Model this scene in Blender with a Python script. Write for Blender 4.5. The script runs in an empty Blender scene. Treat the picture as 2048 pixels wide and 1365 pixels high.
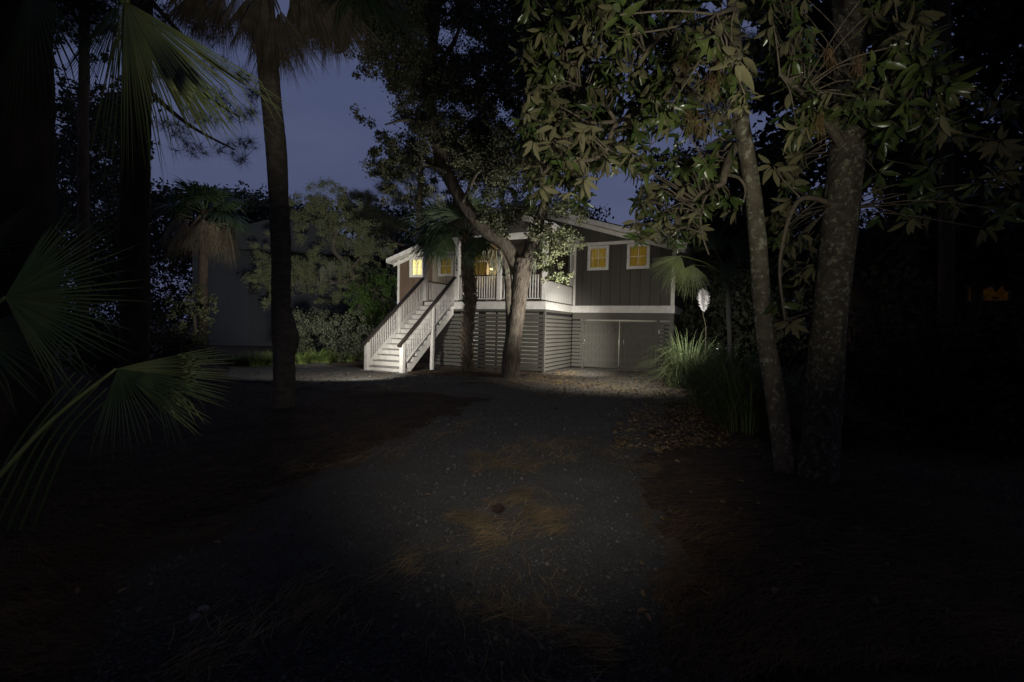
import bpy, bmesh, math, random
import numpy as np
from mathutils import Vector, Matrix

random.seed(7); rng = np.random.default_rng(7)
S = bpy.context.scene
COL = S.collection

# ------------------------------------------------------------------ camera
pitch = math.atan(27.5/910); roll = math.radians(1.3); FPX = 910.0
_f = np.array([0, math.cos(pitch), -math.sin(pitch)])
_u0 = np.array([0, math.sin(pitch), math.cos(pitch)]); _r = np.array([1, 0, 0.])
CR = math.cos(roll)*_r + math.sin(roll)*_u0
CU = -math.sin(roll)*_r + math.cos(roll)*_u0
CC = np.array([0, 0, 1.6])
cam = bpy.data.cameras.new('camera'); camo = bpy.data.objects.new('camera', cam); COL.objects.link(camo)
cam.sensor_width = 36; cam.lens = 36*FPX/2048; cam.clip_end = 2000; cam.clip_start = 0.02
M = Matrix(((CR[0], CU[0], -_f[0], 0), (CR[1], CU[1], -_f[1], 0), (CR[2], CU[2], -_f[2], 1.6), (0, 0, 0, 1)))
camo.matrix_world = M
S.camera = camo
def ray(x, y): return _f + CR*(x-1024)/FPX + CU*(682.5-y)/FPX
def at(x, y, Y):
    d = ray(x, y); return CC + d*Y/d[1]
def gnd(x, y, z=0.0):
    d = ray(x, y); return CC + d*(z-1.6)/d[2]

# ------------------------------------------------------------------ render
S.view_settings.view_transform = 'Standard'; S.view_settings.look = 'None'
S.view_settings.exposure = 0.0; S.view_settings.gamma = 1.0
S.render.engine = 'CYCLES'
S.cycles.use_denoising = True
try: S.cycles.denoiser = 'OPENIMAGEDENOISE'
except Exception: pass
S.cycles.max_bounces = 5; S.cycles.diffuse_bounces = 3; S.cycles.glossy_bounces = 2
S.cycles.transparent_max_bounces = 8; S.cycles.sample_clamp_indirect = 2.0

# ------------------------------------------------------------------ world: dusk sky under thin cloud
W = bpy.data.worlds.new('World'); S.world = W; W.use_nodes = True
nt = W.node_tree; nt.nodes.clear()
out = nt.nodes.new('ShaderNodeOutputWorld'); bg = nt.nodes.new('ShaderNodeBackground')
sky = nt.nodes.new('ShaderNodeTexSky'); sky.sky_type = 'NISHITA'; sky.sun_disc = False
sky.sun_elevation = math.radians(0.5); sky.sun_rotation = math.radians(200)
tc = nt.nodes.new('ShaderNodeTexCoord'); mp = nt.nodes.new('ShaderNodeMapping')
mp.inputs['Scale'].default_value = (1, 1, 3.2)
nz = nt.nodes.new('ShaderNodeTexNoise'); nz.inputs['Scale'].default_value = 2.3; nz.inputs['Detail'].default_value = 5
cr = nt.nodes.new('ShaderNodeValToRGB')
cr.color_ramp.elements[0].position = .3; cr.color_ramp.elements[0].color = (.050, .064, .140, 1)
cr.color_ramp.elements[1].position = .72; cr.color_ramp.elements[1].color = (.077, .091, .174, 1)
tint = nt.nodes.new('ShaderNodeMix'); tint.data_type = 'RGBA'; tint.blend_type = 'ADD'; tint.inputs[0].default_value = 0.012
nt.links.new(tc.outputs['Generated'], mp.inputs[0]); nt.links.new(mp.outputs[0], nz.inputs[0])
nt.links.new(nz.outputs[0], cr.inputs[0]); nt.links.new(cr.outputs[0], tint.inputs[6])
nt.links.new(sky.outputs[0], tint.inputs[7]); nt.links.new(tint.outputs[2], bg.inputs[0])
bg.inputs[1].default_value = 1.0
nt.links.new(bg.outputs[0], out.inputs[0])

# last light of the day
sn = bpy.data.lights.new('sun', 'SUN'); sn.energy = 0.004; sn.angle = math.radians(20); sn.color = (.7, .8, 1)
sno = bpy.data.objects.new('sun', sn); COL.objects.link(sno); sno.rotation_euler = (math.radians(60), 0, math.radians(20))

# hand torches carried through the garden during the long exposure
def torch(pos, aim, watts, deg, blend=.6, rad=.12, col=(1, .95, .86)):
    l = bpy.data.lights.new('torch', 'SPOT'); l.energy = watts; l.spot_size = math.radians(deg); l.spot_blend = blend
    l.shadow_soft_size = rad; l.color = col
    o = bpy.data.objects.new('torch_light', l); COL.objects.link(o); o.location = pos
    d = Vector(aim)-Vector(pos); o.rotation_euler = d.to_track_quat('-Z', 'Y').to_euler(); return o
ANG = math.radians(25.5); HP = gnd(1088, 747)
UU = np.array([math.cos(ANG), -math.sin(ANG), 0]); VV = np.array([math.sin(ANG), math.cos(ANG), 0])
def hw(u, v, z): return HP + UU*u + VV*v + np.array([0, 0, z])
torch(hw(3.4, -.9, 1.7), hw(.0, 1.3, .9), 1400, 74, 1, .2)              # beside the garage doors, on the porch side
torch(hw(3.3, -2.9, 3.2), hw(2.7, -1.6, 0), 560, 104, 1, .3, (1, .92, .78))               # on the gravel at the garage doors
torch((3.3, 8.0, 2.0), hw(1.7, 3, 3.4), 620, 50, .9, .3, (1, .93, .82))   # garage front
torch((2.8, 11.6, 1.3), (.0, 14.3, 3.6), 1400, 80, 1, .2, (1, .95, .86))   # oak trunk and the leaves round it
torch((2.6, 9.8, 1.7), at(1375, 655, 12.5), 1000, 36, 1, .2, (1, .97, .9))   # pampas plume and palmetto
torch((-3.4, 9.2, 1.9), hw(-4.4, -1.2, 1.2), 1450, 33, .8, .25)            # stairs
torch((-5.6, 11.5, 1.5), (-7.3, 17.0, 2.8), 3000, 62, .6, .12, (1, .96, .85))  # garden on the left
torch((1.3, -.3, 1.0), at(1255, 150, 4), 390, 62, 1, .08, (1, .96, .80))        # magnolia leaves
torch((.9, -.3, 1.5), at(1600, 380, 5), 150, 46, 1, .08, (1, .97, .85))        # trunks on the right
torch((.2, -.2, 2.2), (.2, 11.0, 0), 470, 60, 1, .3, (1, .96, .90))       # drive in front of the camera
torch((.3, .2, 1.3), at(575, 70, 8), 360, 34, 1, .12, (1, .95, .85))       # dead fronds of the tall palm
torch((-3.5, 12.4, 1.7), (-5.7, 14.8, 0), 260, 96, .5, .12, (1, .95, .85))   # gravel walk left of the stairs
torch((-5.0, 9.3, 1.6), at(388, 612, 11.4), 75, 32, 1, .15)                 # pale bush
torch((-.4, .6, 1.5), at(230, 460, 3.0), 26, 100, 1, .1, (1, .97, .85))                 # near palm leaves

# ------------------------------------------------------------------ materials
MATS = {}
def mat(name, c1, c2=None, scale=5, rough=.7, bump=0, bscale=40, stretch=(1, 1, 1), island=0, back=None, emit=None, spec=.4, patch=None, noise_detail=5):
    if name in MATS: return MATS[name]
    m = bpy.data.materials.new(name); m.use_nodes = True; n = m.node_tree; N = n.nodes; L = n.links
    b = N['Principled BSDF']; b.inputs['Roughness'].default_value = rough
    b.inputs['Specular IOR Level'].default_value = spec
    c2 = c2 or tuple(x*.7 for x in c1)
    t = N.new('ShaderNodeTexCoord'); mpn = N.new('ShaderNodeMapping'); mpn.inputs['Scale'].default_value = stretch
    L.new(t.outputs['Object'], mpn.inputs[0])
    no = N.new('ShaderNodeTexNoise'); no.inputs['Scale'].default_value = scale; no.inputs['Detail'].default_value = noise_detail
    L.new(mpn.outputs[0], no.inputs[0])
    rmp = N.new('ShaderNodeValToRGB'); e = rmp.color_ramp.elements
    e[0].position = .35; e[1].position = .65; e[0].color = (*c1, 1); e[1].color = (*c2, 1)
    L.new(no.outputs[0], rmp.inputs[0]); col = rmp.outputs[0]
    if patch:
        pc, ps, p0, p1 = patch
        n2 = N.new('ShaderNodeTexNoise'); n2.inputs['Scale'].default_value = ps; n2.inputs['Detail'].default_value = 8; n2.inputs['Roughness'].default_value = .72
        L.new(t.outputs['Object'], n2.inputs[0])
        r2 = N.new('ShaderNodeMapRange'); r2.inputs[1].default_value = p0; r2.inputs[2].default_value = p1
        L.new(n2.outputs[0], r2.inputs[0])
        mx = N.new('ShaderNodeMix'); mx.data_type = 'RGBA'; L.new(r2.outputs[0], mx.inputs[0]); L.new(col, mx.inputs[6])
        mx.inputs[7].default_value = (*pc, 1); col = mx.outputs[2]
    if island:
        g = N.new('ShaderNodeNewGeometry'); hs = N.new('ShaderNodeHueSaturation')
        mr = N.new('ShaderNodeMapRange'); mr.inputs[3].default_value = 1-island; mr.inputs[4].default_value = 1+island
        L.new(g.outputs['Random Per Island'], mr.inputs[0]); L.new(mr.outputs[0], hs.inputs['Value'])
        mr2 = N.new('ShaderNodeMapRange'); mr2.inputs[3].default_value = .5-island*.05; mr2.inputs[4].default_value = .5+island*.05
        wn = N.new('ShaderNodeMath'); wn.operation = 'FRACT'; ml = N.new('ShaderNodeMath'); ml.operation = 'MULTIPLY'; ml.inputs[1].default_value = 17.3
        L.new(g.outputs['Random Per Island'], ml.inputs[0]); L.new(ml.outputs[0], wn.inputs[0]); L.new(wn.outputs[0], mr2.inputs[0])
        L.new(mr2.outputs[0], hs.inputs['Hue']); L.new(col, hs.inputs['Color']); col = hs.outputs[0]
    if back:
        g = N.new('ShaderNodeNewGeometry'); mx = N.new('ShaderNodeMix'); mx.data_type = 'RGBA'
        L.new(g.outputs['Backfacing'], mx.inputs[0]); L.new(col, mx.inputs[6]); mx.inputs[7].default_value = (*back, 1)
        col = mx.outputs[2]
        mr = N.new('ShaderNodeMapRange'); mr.inputs[3].default_value = rough; mr.inputs[4].default_value = .8
        L.new(g.outputs['Backfacing'], mr.inputs[0]); L.new(mr.outputs[0], b.inputs['Roughness'])
    L.new(col, b.inputs['Base Color'])
    if bump:
        n3 = N.new('ShaderNodeTexNoise'); n3.inputs['Scale'].default_value = bscale; n3.inputs['Detail'].default_value = 6
        L.new(mpn.outputs[0], n3.inputs[0]); bp = N.new('ShaderNodeBump'); bp.inputs['Strength'].default_value = bump
        bp.inputs['Distance'].default_value = .02
        L.new(n3.outputs[0], bp.inputs['Height']); L.new(bp.outputs[0], b.inputs['Normal'])
    if emit:
        L.new(col, b.inputs['Emission Color']); b.inputs['Emission Strength'].default_value = emit
    MATS[name] = m; return m
white = mat('white_paint', (.78, .76, .72), (.66, .64, .6), 6, .5, .08, 60, patch=((.42, .41, .37), 2.2, .6, .85))
siding = mat('taupe_siding', (.083, .077, .067), (.068, .063, .055), 3, .6, .15, 90, (1, 1, .1))
slatm = mat('slat_paint', (.115, .11, .094), (.09, .086, .074), 4, .6, .2, 60, (.2, .2, 1))
beige = mat('beige_siding', (.36, .31, .24), (.31, .27, .2), 4, .6, .1, 80, (1, 1, .2))
brown = mat('brown_siding', (.15, .10, .07), (.11, .075, .05), 4, .7, .2, 60, (1, 1, .2))
handrail = mat('dark_handrail', (.035, .028, .022), (.06, .045, .033), 12, .5, .2, 50, (1, 1, 1))
treadm = mat('worn_tread_paint', (.34, .33, .31), (.24, .23, .215), 9, .6, .2, 50)
deckm = mat('deck_boards', (.10, .085, .07), (.07, .06, .05), 8, .7, .2, 50)
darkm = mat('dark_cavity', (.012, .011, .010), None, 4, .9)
shingle = mat('roof_shingles', (.04, .04, .042), (.025, .025, .027), 30, .9, .5, 60)
panelm = mat('pale_storage_panel', (.75, .72, .64), (.6, .57, .5), 3, .8)
doorm = mat('stained_door', (.16, .085, .03), (.11, .055, .02), 5, .45, .1, 40, (1, 1, .1))
blackm = mat('black_metal', (.015, .015, .015), None, 5, .4)
amber = mat('amber_curtain', (.26, .175, .02), (.13, .08, .008), 9, .8, 0, 40, (6, 6, .3), emit=.42)
amber2 = mat('amber_curtain_dim', (.25, .165, .02), (.13, .075, .008), 9, .8, 0, 40, (6, 6, .3), emit=.34)
bright = mat('bright_curtain', (1.0, .93, .5), (.50, .38, .09), 5, .8, 0, 40, (5, 5, .2), emit=.9)
glass = bpy.data.materials.new('window_glass'); glass.use_nodes = True
_n = glass.node_tree; _n.nodes.clear(); _o = _n.nodes.new('ShaderNodeOutputMaterial'); _m = _n.nodes.new('ShaderNodeMixShader')
_t = _n.nodes.new('ShaderNodeBsdfTransparent'); _g = _n.nodes.new('ShaderNodeBsdfGlossy'); _g.inputs['Roughness'].default_value = .05
_fr = _n.nodes.new('ShaderNodeFresnel'); _n.links.new(_fr.outputs[0], _m.inputs[0]); _n.links.new(_t.outputs[0], _m.inputs[1])
_n.links.new(_g.outputs[0], _m.inputs[2]); _n.links.new(_m.outputs[0], _o.inputs[0])
screen = bpy.data.materials.new('insect_screen'); screen.use_nodes = True
_n = screen.node_tree; _n.nodes.clear(); _o = _n.nodes.new('ShaderNodeOutputMaterial'); _m = _n.nodes.new('ShaderNodeMixShader'); _m.inputs[0].default_value = .45
_t = _n.nodes.new('ShaderNodeBsdfTransparent'); _g = _n.nodes.new('ShaderNodeBsdfDiffuse'); _g.inputs[0].default_value = (.02, .02, .02, 1)
_n.links.new(_t.outputs[0], _m.inputs[1]); _n.links.new(_g.outputs[0], _m.inputs[2]); _n.links.new(_m.outputs[0], _o.inputs[0])

oakbark = mat('oak_bark', (.15, .125, .10), (.065, .052, .04), 9, .95, .9, 26, (1.6, 1.6, .5), patch=((.13, .15, .09), 3, .56, .7))
pinebark = mat('pine_bark', (.085, .06, .045), (.04, .03, .022), 6, .95, 1, 14, (1, 1, .35))
palmbark = mat('palm_bark', (.17, .145, .11), (.10, .082, .06), 7, .9, .8, 30, (1, 1, 2.2), patch=((.22, .2, .16), 12, .58, .7))
bootm = mat('palm_boots', (.24, .19, .135), (.12, .085, .06), 14, .9, .5, 40, (1, 1, .4), island=.35)
lichen = mat('lichen_bark', (.11, .09, .07), (.06, .048, .036), 12, .95, .6, 45, patch=((.24, .26, .17), 20, .53, .6))
lichen2 = mat('smooth_lichen_bark', (.17, .145, .105), (.10, .085, .06), 9, .9, .4, 50, patch=((.33, .34, .24), 13, .53, .6))
twigm = mat('twig', (.18, .15, .11), (.11, .09, .065), 20, .9, .3, 60)
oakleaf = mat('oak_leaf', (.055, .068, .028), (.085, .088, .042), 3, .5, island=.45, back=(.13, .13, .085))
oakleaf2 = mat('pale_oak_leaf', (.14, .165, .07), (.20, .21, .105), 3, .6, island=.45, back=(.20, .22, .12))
shrubleaf = mat('green_shrub_leaf', (.055, .11, .022), (.08, .13, .03), 3, .5, island=.4)
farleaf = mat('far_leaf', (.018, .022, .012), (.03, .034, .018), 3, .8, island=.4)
pineneedle = mat('pine_needle', (.02, .026, .014), (.03, .034, .018), 3, .7, island=.4)
moss = mat('spanish_moss', (.27, .28, .20), (.19, .20, .14), 10, .9, island=.3)
magleaf = mat('magnolia_leaf', (.045, .075, .02), (.075, .10, .03), 3, .28, .12, 30, island=.35, back=(.135, .125, .058), spec=.6)
deadleaf = mat('dead_leaf', (.13, .08, .035), (.19, .14, .075), 3, .6, island=.5)
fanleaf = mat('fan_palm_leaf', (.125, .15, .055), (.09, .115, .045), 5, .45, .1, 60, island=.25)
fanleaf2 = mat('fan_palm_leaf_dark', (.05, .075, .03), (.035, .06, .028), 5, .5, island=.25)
fandead = mat('dead_palm_leaf', (.14, .115, .075), (.085, .068, .045), 6, .85, island=.35)
grassm = mat('grass_blade', (.07, .105, .025), (.11, .14, .04), 3, .6, island=.4)
pampm = mat('pampas_blade', (.20, .25, .12), (.13, .17, .075), 3, .5, island=.35)
plumem = mat('plume', (.8, .78, .78), (.66, .63, .64), 12, .9)
needlem = mat('pine_straw', (.19, .115, .05), (.125, .075, .034), 2.5, .8, island=.5)
stonem = mat('gravel_stone', (.115, .107, .094), (.065, .06, .054), 4, .7, island=.6)
gravel = mat('gravel_base', (.118, .108, .092), (.068, .062, .053), 60, .95, 1, 90, patch=((.135, .13, .12), 1.2, .5, .7))
soil = mat('leaf_litter_soil', (.05, .032, .02), (.028, .018, .012), 14, .97, 1, 60, patch=((.075, .05, .025), 2, .5, .65))
concrete = mat('concrete_pad', (.3, .29, .27), (.22, .21, .2), 8, .9, .4, 60)
nwall = mat('neighbour_wall', (.040, .046, .056), (.033, .038, .046), 2, .7)  # pale wall; the shade it stands in is put into this dark colour
nroof = mat('neighbour_roof', (.06, .065, .07), None, 10, .9)
brickm = mat('dull_brick', (.07, .038, .03), (.05, .028, .022), 6, .9, .3, 50)
conem = mat('cone_scale', (.07, .045, .03), (.04, .025, .018), 20, .8)

# ------------------------------------------------------------------ mesh helpers
def link(o, parent=None):
    COL.objects.link(o)
    if parent is not None: o.parent = parent
    return o
def tag(o, label=None, cat=None, group=None, kind=None):
    if label: o['label'] = label
    if cat: o['category'] = cat
    if group: o['group'] = group
    if kind: o['kind'] = kind
    return o
def empty(name, loc=(0, 0, 0), rz=0, **k):
    o = bpy.data.objects.new(name, None); o.location = loc; o.rotation_euler = (0, 0, rz); COL.objects.link(o); return tag(o, **k)
def mesh_np(name, V, F, m, parent=None, smooth=False):
    """V (n,3) array, F list of (k,len) arrays of equal-size polygons"""
    me = bpy.data.meshes.new(name); V = np.asarray(V, np.float32)
    if not isinstance(F, list): F = [F]
    F = [np.asarray(f, np.int32) for f in F if len(f)]
    me.vertices.add(len(V)); me.vertices.foreach_set('co', V.ravel())
    tot = sum(f.size for f in F); me.loops.add(tot); me.polygons.add(sum(len(f) for f in F))
    me.loops.foreach_set('vertex_index', np.concatenate([f.ravel() for f in F]))
    ls = []; c = 0
    for f in F:
        ls.append(c+np.arange(len(f))*f.shape[1]); c += f.size
    me.polygons.foreach_set('loop_start', np.concatenate(ls).astype(np.int32))
    me.update(calc_edges=True)
    if smooth: me.polygons.foreach_set('use_smooth', np.ones(len(me.polygons), bool))
    me.materials.append(m)
    o = bpy.data.objects.new(name, me); return link(o, parent)
class G:
    """geometry collector"""
    def __init__(s): s.V = []; s.Q = []; s.T = []; s.n = 0
    def add(s, V, Q=None, T=None):
        V = np.asarray(V, float)
        if Q is not None and len(Q): s.Q.append(np.asarray(Q)+s.n)
        if T is not None and len(T): s.T.append(np.asarray(T)+s.n)
        s.V.append(V); s.n += len(V)
    def build(s, name, m, parent=None, smooth=False):
        F = []
        if s.Q: F.append(np.concatenate(s.Q))
        if s.T: F.append(np.concatenate(s.T))
        return mesh_np(name, np.concatenate(s.V), F, m, parent, smooth)
def spline(P, n):
    P = np.asarray(P, float); k = len(P); t = np.linspace(0, k-1, n); o = []
    for x in t:
        i = min(int(x), k-2); f = x-i
        p0 = P[max(i-1, 0)]; p1 = P[i]; p2 = P[i+1]; p3 = P[min(i+2, k-1)]
        o.append(.5*((2*p1)+(-p0+p2)*f+(2*p0-5*p1+4*p2-p3)*f*f+(-p0+3*p1-3*p2+p3)*f**3))
    return np.array(o)
def tube(g, P, R, seg=8, ridge=0, freq=9, cap=True, lump=0, seed=0):
    P = np.asarray(P, float); R = np.asarray(R, float) if np.ndim(R) else np.full(len(P), R)
    T = np.gradient(P, axis=0); T /= np.linalg.norm(T, axis=1)[:, None]+1e-9
    ref = np.array([1., 0.2, 0]) if abs(T[0, 2]) > .6 else np.array([0, 0, 1.])
    V = []; a = np.linspace(0, 2*np.pi, seg, endpoint=False); Ls = np.concatenate([[0], np.cumsum(np.linalg.norm(np.diff(P, axis=0), axis=1))])
    for i in range(len(P)):
        x = ref-T[i]*(ref@T[i]); x /= np.linalg.norm(x); y = np.cross(T[i], x); ref = x
        r = np.full(seg, R[i])
        z = Ls[i]
        if lump: r = r*(1+lump*np.sin(2*a+z*1.7+seed)*np.sin(z*2.3+seed*2)+lump*.6*np.sin(3*a-z*3.1+seed*3))
        if ridge:
            w = np.abs(np.sin(freq*a/2+1.1*np.sin(z*5+a*2+seed)+.7*np.sin(z*13+a*3)))
            w2 = np.sin(z*23+np.sin(a*freq)*2+a*3)
            r = r*(1-ridge*(1-w)**1.5*1.2+ridge*.3*w2)
        V.append(P[i]+np.cos(a)[:, None]*x*r[:, None]+np.sin(a)[:, None]*y*r[:, None])
    n = len(P); V = np.concatenate(V); i = np.arange(n-1)[:, None]*seg; j = np.arange(seg)[None]; j2 = (j+1) % seg
    Q = np.stack([i+j, i+j2, i+seg+j2, i+seg+j], -1).reshape(-1, 4)
    if cap:
        V = np.vstack([V, P[-1]+T[-1]*R[-1]*.6]); m_ = (n-1)*seg
        g.add(V, Q, np.stack([m_+j[0], m_+j2[0], np.full(seg, len(V)-1)], -1))
    else: g.add(V, Q)
def rotm(d, up):
    """arrays: columns x(side), y(dir), z(normal)"""
    d = d/np.linalg.norm(d, axis=-1, keepdims=True); s = np.cross(d, up); s /= np.linalg.norm(s, axis=-1, keepdims=True)+1e-9
    n = np.cross(s, d); return np.stack([s, d, n], -1)
def scatter(g, TV, TQ, TT, pos, M3, sc):
    n = len(pos); k = len(TV)
    V = np.einsum('nij,kj->nki', M3, TV)*np.asarray(sc).reshape(n, 1, 1)+pos[:, None, :]
    off = (np.arange(n)*k)[:, None, None]
    g.add(V.reshape(-1, 3), (TQ[None]+off).reshape(-1, 4) if TQ is not None else None, (TT[None]+off).reshape(-1, 3) if TT is not None else None)
def rdir(n, zb=0, zs=1):
    d = rng.normal(size=(n, 3)); d[:, 2] = d[:, 2]*zs+zb; return d/np.linalg.norm(d, axis=1)[:, None]
# leaf templates (length 1 along +y)
LEAF_V = np.array([[0, 0, 0], [.22, .35, .05], [.17, .75, .03], [0, 1, -.06], [-.17, .75, .03], [-.22, .35, .05], [0, .5, -.03]])
LEAF_Q = np.array([[0, 1, 2, 6], [0, 6, 4, 5]]); LEAF_T = np.array([[6, 2, 3], [6, 3, 4]])
QL_V = np.array([[0, 0, 0], [.3, .5, .06], [0, 1, 0], [-.3, .5, .06]]); QL_Q = np.array([[0, 1, 2, 3]])
def clump_pos(c, r, n, flat=.8):
    d = rdir(n); rad = r*rng.random(n)**.45
    return c+d*rad[:, None]*np.array([1, 1, flat]), d
def crown(clumps, cov, size, TV=QL_V, TQ=QL_Q, TT=None, sub=7):
    """clumps: list (center, radius); leaves gathered in sub-clumps for a broken outline"""
    g = G()
    for c, r in clumps:
        ns = max(5, int(sub*1.7*(r/.8)**1.6)); sp, _ = clump_pos(np.asarray(c), r*1.18, ns)
        for q in sp:
            rr = r*random.uniform(.16, .42); n = max(3, int(cov*math.pi*r*r/(.3*size*size)/ns*random.uniform(.5, 1.5)))
            p = q+rng.normal(size=(n, 3))*rr*np.array([.62, .62, .5]); d = rdir(n)
            dd = d*.5+rdir(n)*.8; dd[:, 2] -= .15
            scatter(g, TV, TQ, TT, p, rotm(dd, rdir(n)), size*rng.uniform(.6, 1.25, n))
    return g
_cache = {}
def box(name, parent, c, d, m, bev=.0, rot=None):
    """box part with centre c and full dimensions d in the parent's frame; alike boxes share mesh data"""
    key = (tuple(round(x, 3) for x in d), m.name, bev)
    if key not in _cache:
        bm = bmesh.new(); bmesh.ops.create_cube(bm, size=1)
        bmesh.ops.scale(bm, vec=d, verts=bm.verts)
        if bev: bmesh.ops.bevel(bm, geom=bm.edges[:], offset=bev, segments=1, affect='EDGES')
        me = bpy.data.meshes.new(name); bm.to_mesh(me); bm.free(); me.materials.append(m); _cache[key] = me
    o = bpy.data.objects.new(name, _cache[key]); o.location = c
    if rot: o.rotation_euler = rot
    return link(o, parent)
def bb(name, parent, u0, u1, v0, v1, z0, z1, m, bev=.0):
    return box(name, parent, ((u0+u1)/2, (v0+v1)/2, (z0+z1)/2), (abs(u1-u0), abs(v1-v0), abs(z1-z0)), m, bev)
def prism(name, parent, poly, v0, v1, m, axis='v'):
    """polygon in (u,z) extruded along v (or (v,z) along u)"""
    n = len(poly); f = (lambda a, b, v: (a, v, b)) if axis == 'v' else (lambda a, b, v: (v, a, b))
    V = [f(a, b, v0) for a, b in poly]+[f(a, b, v1) for a, b in poly]
    F = [tuple(range(n)), tuple(range(2*n-1, n-1, -1))]+[(i, n+i, n+(i+1) % n, (i+1) % n) for i in range(n)]
    me = bpy.data.meshes.new(name); me.from_pydata(V, [], F)
    bm = bmesh.new(); bm.from_mesh(me); bmesh.ops.recalc_face_normals(bm, faces=bm.faces); bm.to_mesh(me); bm.free()
    me.materials.append(m); o = bpy.data.objects.new(name, me); return link(o, parent)

# ------------------------------------------------------------------ ground
def pid_noise(x, y):
    return np.sin(x*1.3+np.sin(y*.9)*1.7)*np.cos(y*1.1+np.sin(x*.7))*.5+np.sin(x*3.7+y*2.9)*.2+np.sin(x*.31-y*.27)*.5
# outline of the gravel on the ground plane (from the far-left walk round to the near edge)
left_edge = [gnd(*p)[:2] for p in ((440, 757), (600, 778), (760, 783), (880, 788), (955, 803), (900, 835), (830, 870), (720, 912), (600, 962), (400, 1050), (230, 1135))]+[np.array([-1.9, 1.2]), np.array([-2.0, -4])]
right_edge = [np.array([1.3, -4]), np.array([.95, 1.0])]+[gnd(*p)[:2] for p in ((1400, 1365), (1350, 1120), (1290, 960), (1300, 880), (1345, 810), (1375, 775))]
back_edge = [gnd(*p)[:2] for p in ((1345, 744), (1240, 737), (1140, 733), (1060, 752), (960, 756), (860, 752), (760, 745), (640, 727), (470, 735))]
OUT = np.array(left_edge[::-1]+[]) # placeholder order fixed below
poly = np.array(left_edge+right_edge+back_edge)
def inside(P, poly=poly):
    x, y = P[:, 0], P[:, 1]; c = np.zeros(len(P), bool); n = len(poly); j = n-1
    for i in range(n):
        xi, yi = poly[i]; xj, yj = poly[j]
        c ^= ((yi > y) != (yj > y)) & (x < (xj-xi)*(y-yi)/(yj-yi+1e-12)+xi); j = i
    return c
def edist(P):
    d = np.full(len(P), 1e9); n = len(poly)
    for i in range(n):
        a = poly[i]; b = poly[(i+1) % n]; ab = b-a; t = np.clip(((P-a)@ab)/(ab@ab), 0, 1)
        d = np.minimum(d, np.linalg.norm(P-(a+t[:, None]*ab), axis=1))
    w = .13*np.sin(P[:, 0]*2.3+P[:, 1]*1.9)*np.sin(P[:, 1]*1.7-P[:, 0])+.07*np.sin(P[:, 0]*7+P[:, 1]*5)+.04*np.sin(P[:, 1]*13-P[:, 0]*11)
    return np.where(inside(P), -d, d)+w     # negative on the gravel
def gh(P):
    """height of the ground: beds rise a few centimetres beside the gravel"""
    d = edist(P); h = np.clip((d+.03)/.5, 0, 1)
    near = np.clip((16.5-P[:, 1])/3, 0, 1)
    return h*h*(3-2*h)*(.085+.03*pid_noise(P[:, 0]*1.7, P[:, 1]*1.7))*near
def grid_obj(name, xs, ys, m, zf, kind='structure'):
    X, Y = np.meshgrid(xs, ys); P = np.stack([X.ravel(), Y.ravel()], 1); Z = zf(P); nx = len(xs)
    i = np.arange(len(ys)-1)[:, None]*nx; j = np.arange(nx-1)[None]
    Q = np.stack([i+j, i+j+1, i+nx+j+1, i+nx+j], -1).reshape(-1, 4)
    o = mesh_np(name, np.column_stack([P, Z]), [Q], m, None, True); o['kind'] = kind; return o
xs = np.concatenate([[-400, -120, -50, -30], np.arange(-20, 16.01, .16), [22, 35, 60, 120, 400]])
ys = np.concatenate([[-60, -15], np.arange(-5, 21, .16), [24, 30, 45, 80, 200, 900]])
ground = grid_obj('ground', xs, ys, soil, lambda P: gh(P)-.02+.008*np.sin(P[:, 0]*9)*np.sin(P[:, 1]*7)*(P[:, 1] < 20))
# gravel drive and walk: triangulated outline
def grid_clip(name, m, z):
    X, Y = np.meshgrid(np.arange(-12, 8, .08), np.arange(-4, 18.5, .08)); P = np.stack([X.ravel(), Y.ravel()], 1)
    wob = .10*np.sin(P[:, 0]*5+P[:, 1]*3)+.07*np.sin(P[:, 0]*11-P[:, 1]*9)+.05*np.sin(P[:, 1]*21+P[:, 0]*17)
    ok = (edist(P)+wob*.6) < .08; nx = X.shape[1]
    i = np.arange(X.shape[0]-1)[:, None]*nx; j = np.arange(nx-1)[None]
    Q = np.stack([i+j, i+j+1, i+nx+j+1, i+nx+j], -1).reshape(-1, 4)
    Q = Q[ok[Q].all(1)]
    Z = z+.012*pid_noise(P[:, 0]*2.2, P[:, 1]*2.2)+.006*rng.random(len(P))
    used = np.unique(Q); mp_ = -np.ones(len(P), int); mp_[used] = np.arange(len(used))
    o = mesh_np(name, np.column_stack([P, Z])[used], [mp_[Q]], m, None, True); o['kind'] = 'structure'; return o
drive = grid_clip('gravel_driveway', gravel, .012)

def gz(P):
    d = edist(P); return np.where(d < 0, .018+.012*pid_noise(P[:, 0]*2.2, P[:, 1]*2.2), gh(P)-.015)
def samp_px(n, x0, x1, y0, y1):
    """random ground points spread evenly over a part of the view"""
    px = rng.uniform(x0, x1, n); py = rng.uniform(y0, y1, n)
    d = _f[None]+CR[None]*(px[:, None]-1024)/FPX+CU[None]*(682.5-py[:, None])/FPX
    return (CC+d*(-1.6/d[:, 2])[:, None])[:, :2]
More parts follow.
